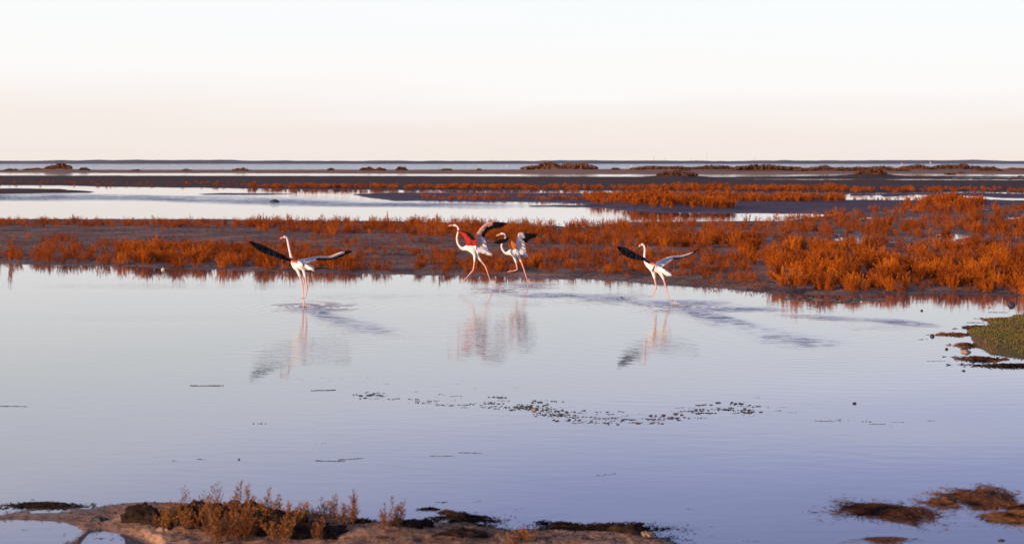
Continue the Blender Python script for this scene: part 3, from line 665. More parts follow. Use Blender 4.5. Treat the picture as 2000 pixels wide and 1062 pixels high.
def blade_mat(px, py, wpx_, dpx, hm, seed, n, lab, name='weed_mat', m_='mat', blade=(.075, .003), z0=-.006, flat=.25, swirl=None):
    """a soft heap of weed: low domed heart with combed strands"""
    r = np.random.default_rng(seed); s = scale_at(py); Wm = wpx_ / s; D0 = F * HC / (py - HZ) ; D1 = F * HC / (py - dpx - HZ); Dm = D1 - D0
    c = G(px, py - dpx / 2); e = empty(name, (c.x, c.y, z0)); tag(e, lab, 'weed')
    u = r.normal(size=n) * .40; v_ = r.normal(size=n) * .40; v_ = v_ + .25 * np.sin(u * 3 + seed); rad = np.sqrt(u * u + v_ * v_)
    hgt = hm * .75 * np.exp(-rad * rad * 3.2) * (.25 + 1.5 * vnoise(u * 3.3 + seed, v_ * 3.3, seed))
    P_ = np.stack([u * Wm / 1.3, v_ * Dm / 1.2, hgt * r.uniform(.6, 1, n)], -1)
    sw = swirl if swirl is not None else 1.0
    fld = vnoise(u * 2 + 7, v_ * 2 + seed, seed + 5) * 5 + sw
    d = unit(np.stack([np.cos(fld), np.sin(fld) * .8, r.uniform(-.1, flat, n)], -1))
    v, f = leaf_quads(P_, d, r.uniform(.5, 1.4, n) * blade[0], r.uniform(.6, 1.4, n) * blade[1], r)
    tag(link('strands', mesh_np('strands', v, f, [M[m_]]), e), kind='stuff')
    lump = lump_mesh(Wm * .26, Dm * .26, hm * .4, seed, M['peat'] if m_ == 'mat' else M['weed'], rough=.6, freq=2.6, nu=30, nv=10)
    link('heart', lump, e)
    return e
blade_mat(1742, 1013, 158, 28, .026, 60, 7500, 'large russet weed mat at the lower right, left end')
blade_mat(1846, 988, 52, 14, .025, 61, 1500, 'small dark-tipped weed mat between the two large ones')
blade_mat(1930, 988, 100, 32, .032, 62, 7000, 'domed russet and olive weed mat at the lower right')
blade_mat(1862, 968, 60, 6, .010, 68, 700, 'thin strip of weed leading left from the domed mat')
blade_mat(1995, 1018, 120, 20, .035, 63, 4200, 'dark red weed mat cut by the right edge')
blade_mat(1996, 994, 46, 8, .03, 67, 1200, 'small weed hump at the right edge above the dark red mat')
blade_mat(1735, 1074, 210, 32, .014, 64, 3000, 'thin drowned weed patch at the bottom edge', flat=.05)
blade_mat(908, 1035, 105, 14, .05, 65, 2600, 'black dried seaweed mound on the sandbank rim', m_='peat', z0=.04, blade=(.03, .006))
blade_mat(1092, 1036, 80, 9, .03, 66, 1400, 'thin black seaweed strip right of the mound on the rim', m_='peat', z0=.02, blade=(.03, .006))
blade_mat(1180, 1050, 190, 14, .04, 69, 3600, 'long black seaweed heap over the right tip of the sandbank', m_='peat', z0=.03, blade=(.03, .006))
blade_mat(875, 1003, 26, 5, .02, 70, 500, 'russet and black weed clump afloat above the sandbank', z0=-.002, blade=(.03, .006))
blade_mat(842, 996, 36, 4, .014, 71, 420, 'flat black weed clump afloat touching the russet one', m_='peat', z0=-.002, blade=(.03, .006))
blade_mat(88, 992, 110, 9, .022, 72, 1500, 'dark weed rim curling round the small pool at left', m_='peat', z0=.0, blade=(.03, .006))
blade_mat(1915, 704, 70, 6, .04, 73, 900, 'dark red weed beside the angular tan rock', z0=-.002, blade=(.08, .012))
blade_mat(1990, 716, 150, 4, .02, 74, 900, 'long dark weed streak below the mossy bank', m_='peat', z0=-.002, blade=(.08, .012))
blade_mat(1960, 627, 60, 5, .04, 75, 600, 'red-brown weed at the upper corner of the mossy bank', z0=-.002, blade=(.08, .012))
blade_mat(1915, 643, 46, 5, .04, 76, 500, 'russet weed at the left tip of the mossy bank', z0=-.002, blade=(.08, .012))
blade_mat(1868, 655, 56, 3, .03, 77, 500, 'chain of dark red weed leading out to the dark stone', z0=-.002, blade=(.07, .012))
blade_mat(1890, 677, 30, 4, .04, 78, 300, 'short russet weed tongue above the angular tan rock', z0=-.002, blade=(.08, .012))
# short turf on the mossy bank
r = np.random.default_rng(81); pts = []
while len(pts) < 15000:
    px = r.uniform(1880, 2200); py = r.uniform(612, 740); z = ground_z(px, py)
    if z > .014 and vnoise((p_ := G(px, py)).x * 1.6, p_.y * 1.0, 91) > .36 + .2 * r.uniform(-1, 1): p = p_; pts.append((p.x, p.y, z))
pts = np.array(pts); d = unit(np.stack([r.normal(size=len(pts)) * .5, r.normal(size=len(pts)) * .5, np.ones(len(pts))], -1))
M['turf'] = plant_material('olive_turf', [(.30, (.09, .10, .02)), (.50, (.16, .145, .032)), (.60, (.24, .145, .045)), (.8, (.36, .15, .07))], .2)
v, f = leaf_quads(pts, d, r.uniform(.012, .035, len(pts)), r.uniform(.007, .012, len(pts)), r)
tag(link('turf', mesh_np('turf', v, f, [M['turf']])), kind='stuff')
# litter of twigs and crumbs along the shorelines
def litter(zones, n, seed, name, m_, size):
    r = np.random.default_rng(seed); P_, S_ = [], []; tries = 0
    while len(P_) < n and tries < n * 60:
        tries += 1; x0, x1, y0, y1 = zones[r.integers(len(zones))]; px = r.uniform(x0, x1); py = r.uniform(y0, y1); z = ground_z(px, py)
        if z > -.004: p = G(px, py); P_.append((p.x, p.y, max(z, 0) + .003)); S_.append(1)
    P_ = np.array(P_); n = len(P_); a = r.uniform(0, 6.28, n); d = unit(np.stack([np.cos(a), np.sin(a), r.uniform(-.05, .35, n)], -1))
    v, f = leaf_quads(P_, d, r.uniform(.4, 1.6, n) * size, r.uniform(.5, 1.4, n) * size * .22, r)
    tag(link(name, mesh_np(name, v, f, [m_])), kind='stuff')
litter([(-100,560,505,530),(500,1200,505,548),(1150,1500,520,570),(1480,2100,545,585),(560,1000,460,505),(-100,560,442,492),(1150,1500,434,460)], 6500, 82, 'dead_twigs', M['woody'], .055)
litter([(0,700,985,1075),(700,1330,1020,1075)], 3200, 83, 'sand_litter', M['peat'], .022)

# ------------------------------------------------------------------ floating weed: every scrap is its own thing
def scrap_mesh(seed):
    r = np.random.default_rng(seed); Vs, Fs, off = [], [], 0
    for j in range(r.integers(5, 10)):
        n = 12; a = np.linspace(0, 2 * math.pi, n, endpoint=False); rad = r.uniform(.35, 1, n)
        cx, cy = r.normal() * .75, r.normal() * .9; sx = r.uniform(.10, .40)
        top = np.stack([cx + np.cos(a) * rad * sx, cy + np.sin(a) * rad * sx * .55, np.full(n, .0)], -1); c = np.array([[cx, cy, .10]])
        mid = top * [1, 1, 1]; mid = (top - [cx, cy, 0]) * .6 + [cx, cy, .07] + r.normal(size=(n, 3)) * [0, 0, .02]
        Vs.append(np.concatenate([top, mid, c])); ff = []
        for q in range(n):
            q2 = (q + 1) % n; ff += [[q, q2, n + q2], [q, n + q2, n + q], [n + q, n + q2, 2 * n]]
        Fs.append(np.array(ff) + off); off += 2 * n + 1
    return mesh_np('weed_scrap', np.concatenate(Vs), np.concatenate(Fs), [M[['weed', 'weed2', 'weed'][seed % 3]]])
M['weed2'] = plain('dark_red_weed', (.085, .040, .042), .55, .6, 12)
scraps = [scrap_mesh(500 + i) for i in range(9)]
def strand_mesh(seed):
    r = np.random.default_rng(seed); V = []; Fq = []; n = 15; x = np.linspace(-1, 1, n); w_ = (1 - x * x) ** .5 * r.uniform(.0, 1, n) ** 3 * .55 + .03 * (1 - x * x); y = np.cumsum(r.normal(size=n)) * .22; y = y - y.mean()
    for i in range(n): V += [[x[i], y[i] - w_[i], 0], [x[i] + .03, y[i], .06 + r.uniform(0, .08)], [x[i], y[i] + w_[i], 0]]
    for i in range(n - 1):
        a = i * 3; Fq += [[a, a + 3, a + 4, a + 1], [a + 1, a + 4, a + 5, a + 2]]
    return mesh_np('weed_strand', V, Fq, [M['strand' if seed % 2 else 'weed2']])
M['strand'] = plain('grey_weed_strand', (.060, .055, .060), .6, .5, 12)
strands_ = [strand_mesh(520 + i) for i in range(6)]
def scrap(px, py, wpx_, lab, grp=None, thick=None):
    s = scale_at(py); p = G(px, py); p.z = -.001
    o = link('weed_scrap', scraps[random.randrange(9)] if wpx_ < 24 or grp else strands_[random.randrange(6)], loc=p); L = wpx_ / s / 2
    o.scale = (L * 1.1, L * random.uniform(.5, 1.2) if wpx_ < 24 else L * (random.uniform(.14, .24) if not grp else random.uniform(.35, .6)), (thick or random.uniform(.10, .24) * (1 if wpx_ < 24 or grp else .4)) * min(1, L * 6)); o.rotation_euler.z = random.uniform(-.3, .3) + random.choice((0, math.pi)); tag(o, lab, 'seaweed', grp)
drift = [(712,768),(735,778),(790,783),(840,787),(900,790),(950,790),(990,796),(1040,798),(1075,806),(1110,812),(1160,819),(1230,820),(1290,819),(1340,810),(1400,805),(1450,803),(1480,800)]
def on_path(t):
    k = t * (len(drift) - 1); i = min(int(k), len(drift) - 2); u = k - i
    return drift[i][0] * (1 - u) + drift[i + 1][0] * u, drift[i][1] * (1 - u) + drift[i + 1][1] * u
SEG = [('left end of the curved drift line', 'weed scraps at the left end of the drift'), ('middle of the curved drift line by the ochre lump', 'weed scraps in the middle of the drift'), ('dense right end of the curved drift line', 'weed scraps in the dense right end of the drift')]
for i in range(178):
    t_ = random.random() ** .75; x, y = on_path(t_); y += random.gauss(0, 6.0 if t_ > .45 else 4) - (random.random() < .3) * random.uniform(4, 16)
    x += random.gauss(0, 6); y = min(y, 826); a, gname = SEG[0 if x < 980 else 1 if x < 1160 else 2]
    scrap(x, y, random.choice((8, 11, 14, 18, 24, 30)) * random.uniform(.8, 1.3), 'dark floating weed scrap in the ' + a, gname)
for i in range(34):
    x = random.uniform(530, 770); y = 728 + (x - 530) * .02 + abs(random.gauss(0, 9)); scrap(x, y, random.uniform(3, 7), 'tiny weed fleck below the leftmost flamingo reflection', 'tiny weed flecks below the leftmost reflection')
for i in range(18): scrap(random.uniform(700, 1120), random.uniform(748, 775), random.uniform(4, 8), 'small weed fleck just above the drift line', 'small weed flecks above the drift line')
for i in range(10): scrap(random.uniform(1480, 1600), random.uniform(786, 812), random.uniform(6, 12), 'small weed scrap trailing off the right end of the drift', 'weed scraps right of the drift')
for x, y, wd_, lab in [(403,753,58,'long thin weed strand in open water at middle left'), (632,762,44,'pale weed strand left of the drift line'), (509,827,18,'dark weed knot in open water at lower left'),
    (628,865,12,'small weed scrap above the twin weed rafts'), (340,899,11,'tiny flat weed scrap left of the dash-shaped one'), (392,896,18,'dash-shaped weed scrap at lower left'), (302,893,12,'faint weed scrap far left in lower water'),
    (645,900,55,'left half of the torn weed raft at lower centre left'), (686,896,46,'right half of the torn weed raft at lower centre left'), (862,890,42,'greenish weed raft at lower centre'), (918,884,44,'reddish thin weed strand right of the greenish raft'),
    (1171,928,14,'left of two tiny weed scraps at lower centre'), (1192,925,18,'right of two tiny weed scraps at lower centre'), (1608,822,32,'reddish weed scrap right of the drift'), (1638,820,22,'faint weed scrap just right of the reddish one'),
    (1694,823,16,'dark weed scrap left of the pink-grey one'), (1714,828,30,'pink-grey weed scrap at right'), (1752,824,24,'dark weed scrap second from the right of the row'), (1744,831,12,'tiny weed scrap below the row at right'), (1816,821,14,'rightmost dash of weed in open water'),
    (864,981,22,'weed scrap floating above the russet clump'), (932,978,13,'weed knot right of the russet clump'), (940,1004,12,'tiny weed crumb in the row by the sandbank'), (962,1004,14,'reddish weed crumb in the row by the sandbank'), (985,1004,10,'last weed crumb in the row by the sandbank'), (1010,995,11,'small weed scrap right of the crumb row'), (1346,993,16,'weed scrap in open water at lower right centre'),
    (1390,1050,34,'weed scrap at the bottom edge right of the sandbank'), (1466,1056,30,'second weed scrap at the bottom edge right of the sandbank'),
    (47,1034,13,'left weed scrap in the corner pool'), (95,1034,12,'middle weed scrap in the corner pool'), (125,1044,15,'right weed scrap in the corner pool'), (12,1050,30,'weed scrap at the left edge of the corner pool'), (195,1052,20,'russet weed scrap in the second small pool'), (235,1052,20,'flat weed scrap in the second small pool'),
    (1803,663,16,'dark weed at the far end of the thin stone chain'), (1826,660,14,'dark weed scrap beside the dark stone'), (1873,642,22,'grey weed streak above the stone chain'), (1932,622,14,'weed scrap off the upper mossy bank'), (1828,705,34,'faint weed streak left of the rock'), (1890,712,40,'weed streak below the angular rock'),
    (975,568,24,'dark weed strand under the lead foot of the pair'), (1110,577,24,'dark weed strand on the shore right of the pair'), (20,793,60,'pale long weed streak at the left edge'), (1950,610,36,'weed streak in the narrow gap at right'), (1905,630,30,'thin weed streak off the mossy bank tip'),
    (1215,582,22,'dark floating strand left of the rightmost flamingo')]:
    scrap(x, y, wd_, lab)
for i, (x, y, wd_) in enumerate([(1560,583,60),(1600,586,70),(1690,585,70),(1650,590,44)]):
    scrap(x, y, wd_, ['thin dark bar awash under the wide shrub reflection', 'thin dark bar awash right of the wide shrub', 'long dark bar awash under the right thicket', 'short dark bar awash nearest the viewer at right'][i], thick=.25)

# ------------------------------------------------------------------ flamingos
M['plume'] = None
def body_material():
    m, t, b = mat('flamingo_body')
    a = N(t, 'ShaderNodeAttribute', attribute_name='tint'); g = N(t, 'ShaderNodeNewGeometry')
    n = noise_node(t, 45, 3, vec=g.outputs['Position'])
    r = ramp_node(t, n.outputs[0], [(.3, (.93, .93, .93)), (.6, (1, 1, 1))])
    c = mix_rgb(t, .8, a.outputs['Color'], r.outputs[0], 'MULTIPLY'); t.links.new(c, b.inputs['Base Color'])
    b.inputs['Roughness'].default_value = .7
    bp = N(t, 'ShaderNodeBump'); bp.inputs['Strength'].default_value = .5; bp.inputs['Distance'].default_value = .01
    t.links.new(n.outputs[0], bp.inputs['Height']); t.links.new(bp.outputs[0], b.inputs['Normal']); return m
M['body'] = body_material()
M['black'] = plain('black_feather', (.009, .007, .008), .6, .3, 60)
M['white'] = plain('white_feather', (.95, .90, .90), .7, .05, 50)
M['pale'] = plain('pale_pink_feather', (.94, .70, .66), .7, .2, 40)
M['coral'] = plain('coral_feather', (.80, .15, .08), .65, .3, 40)
M['crimson'] = plain('crimson_feather', (.55, .03, .02), .65, .35, 40)
M['orange'] = plain('orange_feather', (.95, .22, .045), .65, .4, 40); M['salmon'] = plain('salmon_feather', (.95, .36, .27), .65, .35, 40)
for k_ in ('pale', 'white'):     # sun glows through thin feathers
    t = M[k_].node_tree; b_ = t.nodes['Principled BSDF']; c_ = b_.inputs['Base Color'].links[0].from_socket
    tr = N(t, 'ShaderNodeBsdfTranslucent'); t.links.new(c_, tr.inputs[0]); ms = N(t, 'ShaderNodeMixShader'); ms.inputs[0].default_value = .12
    t.links.new(b_.outputs[0], ms.inputs[1]); t.links.new(tr.outputs[0], ms.inputs[2]); t.links.new(ms.outputs[0], t.nodes['Material Output'].inputs[0])
M['black'].node_tree.nodes['Principled BSDF'].inputs['Specular IOR Level'].default_value = .2
M['bill'] = plain('pink_bill', (.70, .30, .28), .4, .1); M['billtip'] = plain('black_bill_tip', (.015, .012, .012), .35, .1)
M['eye'] = plain('pale_eye', (.5, .38, .1), .2, .1)

def skin_body(name, chains, parent):
    """one continuous skin grown over joined chains; chain = list of (point, radius x, radius y), first point may repeat an earlier one"""
    pts, edges, rad = [], [], []
    def idx_of(p):
        for i, q in enumerate(pts):
            if (Vector(q) - Vector(p)).length < 1e-5: return i
        return None
    for ch in chains:
        prev = None
        for (p, a, b) in ch:
            i = idx_of(p)
            if i is None: pts.append(tuple(p)); rad.append((a, b)); i = len(pts) - 1
            if prev is not None and prev != i: edges.append((prev, i))
            prev = i
    me = bpy.data.meshes.new(name); me.from_pydata(pts, edges, []); me.update()
    o = bpy.data.objects.new(name, me); COL.objects.link(o)
    sm = o.modifiers.new('Skin', 'SKIN'); sm.use_smooth_shade = True; sm.branch_smoothing = .6
    if not me.skin_vertices: me.attributes  # created with the modifier
    sv = me.skin_vertices[0].data
    for i, (a, b) in enumerate(rad): sv[i].radius = (a, b); sv[i].use_root = (i == 0)
    sb = o.modifiers.new('Sub', 'SUBSURF'); sb.levels = 2; sb.render_levels = 2
    dg = bpy.context.evaluated_depsgraph_get(); dg.update()
    nm = bpy.data.meshes.new_from_object(o.evaluated_get(dg)); nm.name = name
    bpy.data.objects.remove(o); o2 = link(name, nm, parent); return o2
def set_tint(o, fn):
    me = o.data; n = len(me.vertices); co_ = np.empty(n * 3, np.float32); me.vertices.foreach_get('co', co_); co_ = co_.reshape(-1, 3)
    c = np.ones((n, 4), np.float32); c[:, :3] = fn(co_)
    a = me.attributes.new('tint', 'FLOAT_COLOR', 'POINT'); a.data.foreach_set('color', c.ravel())
    me.materials.clear(); me.materials.append(M['body']); me.polygons.foreach_set('use_smooth', np.ones(len(me.polygons), bool))
def seg_dist(P_, a, b):
    a = np.array(a); b = np.array(b); e = b - a; t_ = np.clip(((P_ - a) @ e) / (e @ e), 0, 1); return np.linalg.norm(P_ - a - t_[:, None] * e, axis=1)
def feather(p0, p1, nrm, width, m_, Vs, Fs, Ms):
    """a slightly roofed feather with thickness"""
    p0 = np.array(p0); p1 = np.array(p1); d = p1 - p0; s = np.cross(d, nrm); s = s / (np.linalg.norm(s) + 1e-9) * width / 2; nn = np.array(nrm) * .0025
    st = [(0, .45), (.25, .85), (.7, 1.0), (.92, .7), (1.0, .12)]; off = sum(len(v) for v in Vs); v = []
    for (u, k) in st: c = p0 + d * u; v += [c - s * k, c + nn, c + s * k, c - nn]
    f = []
    for j in range(len(st) - 1):
        A = j * 4
        for q in range(4): f.append([A + q, A + (q + 1) % 4, A + 4 + (q + 1) % 4, A + 4 + q])
    Vs.append(np.array(v)); Fs.append(np.array(f) + off); Ms += [m_] * len(f)

def catmull(P_, t_):
    P_ = np.array(P_, float); n = len(P_) - 1; k = min(int(t_ * n), n - 1); u = t_ * n - k
    g_ = lambda i: P_[max(0, min(n, i))]
    a, b_, c_, d_ = g_(k - 1), g_(k), g_(k + 1), g_(k + 2)
    return .5 * ((2 * b_) + (-a + c_) * u + (2 * a - 5 * b_ + 4 * c_ - d_) * u * u + (-a + 3 * b_ - 3 * c_ + d_) * u ** 3)
def make_wing(parent, LE, TE, up, under_m, upper_m, black_from=.3, cov=.5, n_f=30, thick=.02, inner='white', cov_end=.86, label=None, cov_black=2.0):
    """arm with coverts as one tapered body, then flight feathers along its rear"""
    LE = [np.array(p) for p in LE]; TE = [np.array(p) for p in TE]
    S = 18; V, Fq, Mi = [], [], []; ring_n = 8
    for i in range(S):
        t_ = i / (S - 1) * cov_end; a = catmull(LE, t_); b_ = catmull(TE, t_); ch = b_ - a
        sp = catmull(LE, min(1, t_ + .03)) - catmull(LE, max(0, t_ - .03)); nrm = unit(np.cross(sp, ch)[None])[0]
        if nrm @ np.array(up) < 0: nrm = -nrm
        th_ = thick * (1 - .75 * t_); cc = cov * (1 - .35 * t_ ** 2)
        prof = [(0, 0), (.08, .7), (.3, 1), (.65, .55), (1, .0), (.65, -.35), (.3, -.7), (.08, -.6)]
        if i == 0 or i == S - 1: th_ *= .4
        for (u, w_) in prof: V.append(a + ch * cc * u + nrm * th_ * w_)
    for i in range(S - 1):
        for q in range(ring_n):
            A = i * ring_n + q; B = i * ring_n + (q + 1) % ring_n
            Fq.append([A, B, B + ring_n, A + ring_n]); Mi.append(2 if i / (S - 1) * cov_end > cov_black else 0 if q < 4 else 1)
    n0 = len(V); 
    w_ = link('wing', mesh_np('wing', V, Fq, [upper_m, under_m, M['black']], smooth=True, midx=Mi), parent)
    if label: w_['label'] = label
    # covert rows: short overlapping feathers that break up the arm
    Vs, Fs, Ms = [], [], []
    for row, (u0, u1) in enumerate([(.10, .42), (.28, .62)]):
        for i in range(22):
            t_ = (i + .5) / 22 * cov_end * .97; a = catmull(LE, t_); ch = catmull(TE, t_) - a; sp = catmull(LE, min(1, t_ + .03)) - catmull(LE, max(0, t_ - .03)); L_ = np.linalg.norm(sp) / .06 * (cov_end / 22)
            nrm = unit(np.cross(sp, ch)[None])[0]
            if nrm @ np.array(up) < 0: nrm = -nrm
            th_ = thick * (1 - .75 * t_)
            for side, mi in ((1, 0), (-1, 1)):
                feather(a + ch * cov * u0 + nrm * th_ * .9 * side, a + ch * cov * (u1 + random.uniform(.2, .5)) + nrm * th_ * .35 * side, nrm, L_ * 1.5 + .006, 2 if t_ > cov_black + random.uniform(-.04, .04) else mi, Vs, Fs, Ms)
    link('covert_feathers', mesh_np('covert_feathers', np.concatenate(Vs), np.concatenate(Fs), [upper_m, under_m, M['black']], midx=Ms), w_)
    for kind, lo, hi in (('inner_feathers', 0, black_from), ('flight_feathers', black_from, 1)):
        if hi - lo < .02: continue
        Vs, Fs, Ms = [], [], []; n = max(3, int(n_f * (hi - lo)))
        for i in range(n):
            t_ = lo + (i + .5) / n * (hi - lo); tr = min(t_ * .93, cov_end * .99)
            a = catmull(LE, tr); ch = catmull(TE, tr) - a; root = a + ch * cov * .35; tip = catmull(TE, t_) if t_ < .93 else catmull(TE, t_) * .6 + catmull(LE, t_) * .4
            k = 1 + random.uniform(-.05, .03); tip = root + (tip - root) * k
            sp = catmull(LE, min(1, t_ + .03)) - catmull(LE, max(0, t_ - .03)); nrm = unit(np.cross(sp, ch)[None])[0]
            off = nrm * ((i % 3) - 1) * .003; wdt = np.linalg.norm(catmull(TE, min(1, t_ + .5 / n * (hi - lo))) - catmull(TE, max(0, t_ - .5 / n * (hi - lo)))) * 1.35 + .014
            feather(root + off, tip + off, nrm, min(wdt, .07), 0, Vs, Fs, Ms)
        link(kind, mesh_np(kind, np.concatenate(Vs), np.concatenate(Fs), [M[inner] if kind == 'inner_feathers' else M['black']]), w_)
    return w_

def flamingo(label, foot_px, foot_py, crop, neck, head, bill, body, legs, wings, tail, lean=(0, 0), group='greater flamingos running through the shallows'):
    """all points are (x, y, dy) : place in a photograph crop plus metres toward (-) or away (+) from the viewer"""
    ox, oy, k = crop; D_ = F * HC / (foot_py - HZ); base = G(foot_px, foot_py)
    def B(p):
        px = ox + p[0] / k; py = oy + p[1] / k; y = D_ + (p[2] if len(p) > 2 else 0)
        return Vector(((px - 1000) * y / F, y, HC - (py - HZ) * y / F)) - base
    e = empty('flamingo', base); tag(e, label, 'flamingo', group)
    chains = []
    bch = [(B(p), a, b_) for (p, a, b_) in body]; chains.append(bch)
    nk = [bch[-1]] + [(B(p), a, a) for (p, a) in neck] + [(B(p), a, a * .85) for (p, a) in head]; chains.append(nk)
    tl = [bch[0]] + [(B(p), a, b_) for (p, a, b_) in tail]; chains.append(tl)
    legpts = []
    for at_i, L in legs:
        q = [(B(p), a, a) for (p, a) in L]; chains.append([bch[at_i]] + q)
        # three webbed toes
        fp = q[-1][0]; dr = L[-1][0][3] if len(L[-1][0]) > 3 else -1
        legpts.append((q, fp, dr))
    o = skin_body('body', chains, e)
    hips = [q[0][0] for q, _, _ in legpts]
    nkp = [c[0] for c in nk]
    def tint(P_):
        c = np.tile(np.array([.95, .90, .89]), (len(P_), 1))
        c2 = np.array([.84, .56, .52]); dn = np.min([seg_dist(P_, nkp[i], nkp[i + 1]) for i in range(1, len(nkp) - 1)], axis=0)
        wn = np.clip(1 - (dn - .03) / .05, 0, 1)[:, None]; c = c * (1 - wn * .45) + c2 * wn * .45
        dl = np.min([seg_dist(P_, q[i][0], q[i + 1][0]) for q, _, _ in legpts for i in range(1, len(q) - 1)], axis=0)
        wl = np.clip(1 - (dl - .018) / .02, 0, 1)[:, None]; c = c * (1 - wl) + np.array([.84, .40, .35]) * wl
        jd = np.min([np.linalg.norm(P_ - np.array(q[2][0]), axis=1) for q, _, _ in legpts], axis=0); wj = np.clip(1 - jd / .03, 0, 1)[:, None] * .7
        return c * (1 - wj) + np.array([.62, .10, .09]) * wj
    set_tint(o, tint)
    # bill: bent down in the middle, dark tip
    bp = [np.array(B(p)) for p in bill]; Vb, Fb, Mb = [], [], []; S = 9
    for i in range(S):
        t_ = i / (S - 1); c = catmull(bp, t_); d = catmull(bp, min(1, t_ + .05)) - catmull(bp, max(0, t_ - .05)); d = d / np.linalg.norm(d)
        s1 = unit(np.cross(d, [0, 1, .2])[None])[0]; s2 = np.cross(d, s1); rr_ = .020 * (1 - t_ * .35) * (1 if i < S - 1 else .15)
        for q in range(8): aa = q * math.pi / 4; Vb.append(c + s1 * math.cos(aa) * rr_ + s2 * math.sin(aa) * rr_ * .7)
    for i in range(S - 1):
        for q in range(8): A = i * 8 + q; B_ = i * 8 + (q + 1) % 8; Fb.append([A, B_, B_ + 8, A + 8]); Mb.append(0 if i < S * .55 else 1)
    link('bill', mesh_np('bill', Vb, Fb, [M['bill'], M['billtip']], smooth=True, midx=Mb), e)
    hp = B(head[-1][0]); dirb = Vector(bp[0]) - hp
    for sg in (-1, 1):
        c = hp + Vector((0, sg * .024, .008)); v = lump_mesh(.006, .006, .006, 3, M['eye'], rough=0, nu=8, nv=6); link('eye', v, e, c)
    # toes
    for q, fp, dr in legpts:
        Vs, Fs, Ms = [], [], []
        for a in (-.45, 0, .45):
            tv = np.array([math.cos(a) * .085 * dr, math.sin(a) * .085, -.012 if fp.z > .05 else 0]); feather(np.array(fp), np.array(fp) + tv, np.array([0, 0, 1.]), .016, 0, Vs, Fs, Ms)
        web = [np.array(fp), np.array(fp) + [math.cos(.45) * .06 * dr, .026, -.004], np.array(fp) + [.07 * dr, 0, -.006], np.array(fp) + [math.cos(.45) * .06 * dr, -.026, -.004]]
        off = sum(len(x) for x in Vs); Vs.append(np.array(web)); Fs.append(np.array([[off, off + 1, off + 2, off + 3]]))
        link('foot', mesh_np('foot', np.concatenate(Vs), np.concatenate(Fs), [M['footm']]), e)
    for kw in wings:
        kw = dict(kw); q_ = kw.pop('near', 1.0); LE = [B((p[0], p[1], p[2] * q_)) for p in kw.pop('LE')]; TE = [B((p[0], p[1], p[2] * q_)) for p in kw.pop('TE')]; make_wing(e, LE, TE, **kw)
    # tail and rump feathers
    tp = np.array(B(tail[-1][0])); bp0 = np.array(B(body[0][0])); d = tp - bp0; Vs, Fs, Ms = [], [], []; r = np.random.default_rng(5)
    for i in range(16):
        st = bp0 + d * r.uniform(.0, .4) + r.normal(size=3) * [.02, .03, .02] + [0, 0, .02]; feather(st, st + d * r.uniform(.7, 1.05) + r.normal(size=3) * [.02, .03, .02] + [0, 0, -.02], unit(np.array([[.1, -.6, .8]]))[0], .035, 0, Vs, Fs, Ms)
    link('tail_feathers', mesh_np('tail_feathers', np.concatenate(Vs), np.concatenate(Fs), [M['white']]), e)
    return e
M['footm'] = plain('red_web', (.55, .12, .12), .5, .2, 40)

# leftmost: heading away to the left, both wings spread low
C1 = (460, 420, 5.31)
flamingo('leftmost flamingo running with level black wings spread wide', 594, 598, C1,
 neck=[((592,478,.09),.038),((578,440,.12),.024),((567,395,.13),.021),((556,345,.13),.020),((547,300,.13),.019),((541,262,.13),.019)],
 head=[((532,232,.12),.022),((510,226,.11),.029),((494,236,.10),.022)],
 bill=[(492,236,.10),(478,238,.09),(468,250,.085),(466,268,.08)],
 body=[((722,530,-.10),.050,.050),((680,516,-.05),.076,.076),((638,508,0),.088,.088),((604,505,.05),.068,.068)],
 tail=[((755,541,-.14),.028,.036),((785,546,-.18),.010,.018)],
 legs=[(2, [((645,575,.0),.034),((672,648,.0),.016),((695,712,.0),.015),((702,800,.0),.0095),((709,890,.0),.009),((711,938,.0,-1),.011)]),
       (1, [((705,568,-.03),.032),((726,655,-.03),.014),((743,752,-.03),.015),((735,805,-.03),.009),((728,845,-.03),.009),((727,858,-.03,-1),.011)])],
 wings=[dict(LE=[(640,478,-.03),(560,440,-.05),(460,400,-.16),(330,335,-.42),(230,292,-.55),(130,268,-.66)], TE=[(655,505,-.09),(560,482,-.09),(470,455,-.22),(350,420,-.52),(240,368,-.62),(138,282,-.68)],
             up=(0,.5,1), under_m=M['crimson'], upper_m=M['coral'], black_from=.16, cov=.34, inner='coral', cov_black=.26, label='wing nearer the viewer'),
        dict(LE=[(640,468,.06),(760,448,.15),(880,432,.28),(985,430,.42),(1100,385,.56),(1215,368,.68)], TE=[(690,520,-.03),(770,488,.05),(860,468,.18),(975,468,.33),(1090,440,.46),(1210,380,.66)],
             up=(0,-.2,1), under_m=M['crimson'], upper_m=M['pale'], black_from=.34, cov=.36, inner='white', label='wing farther from the viewer')])

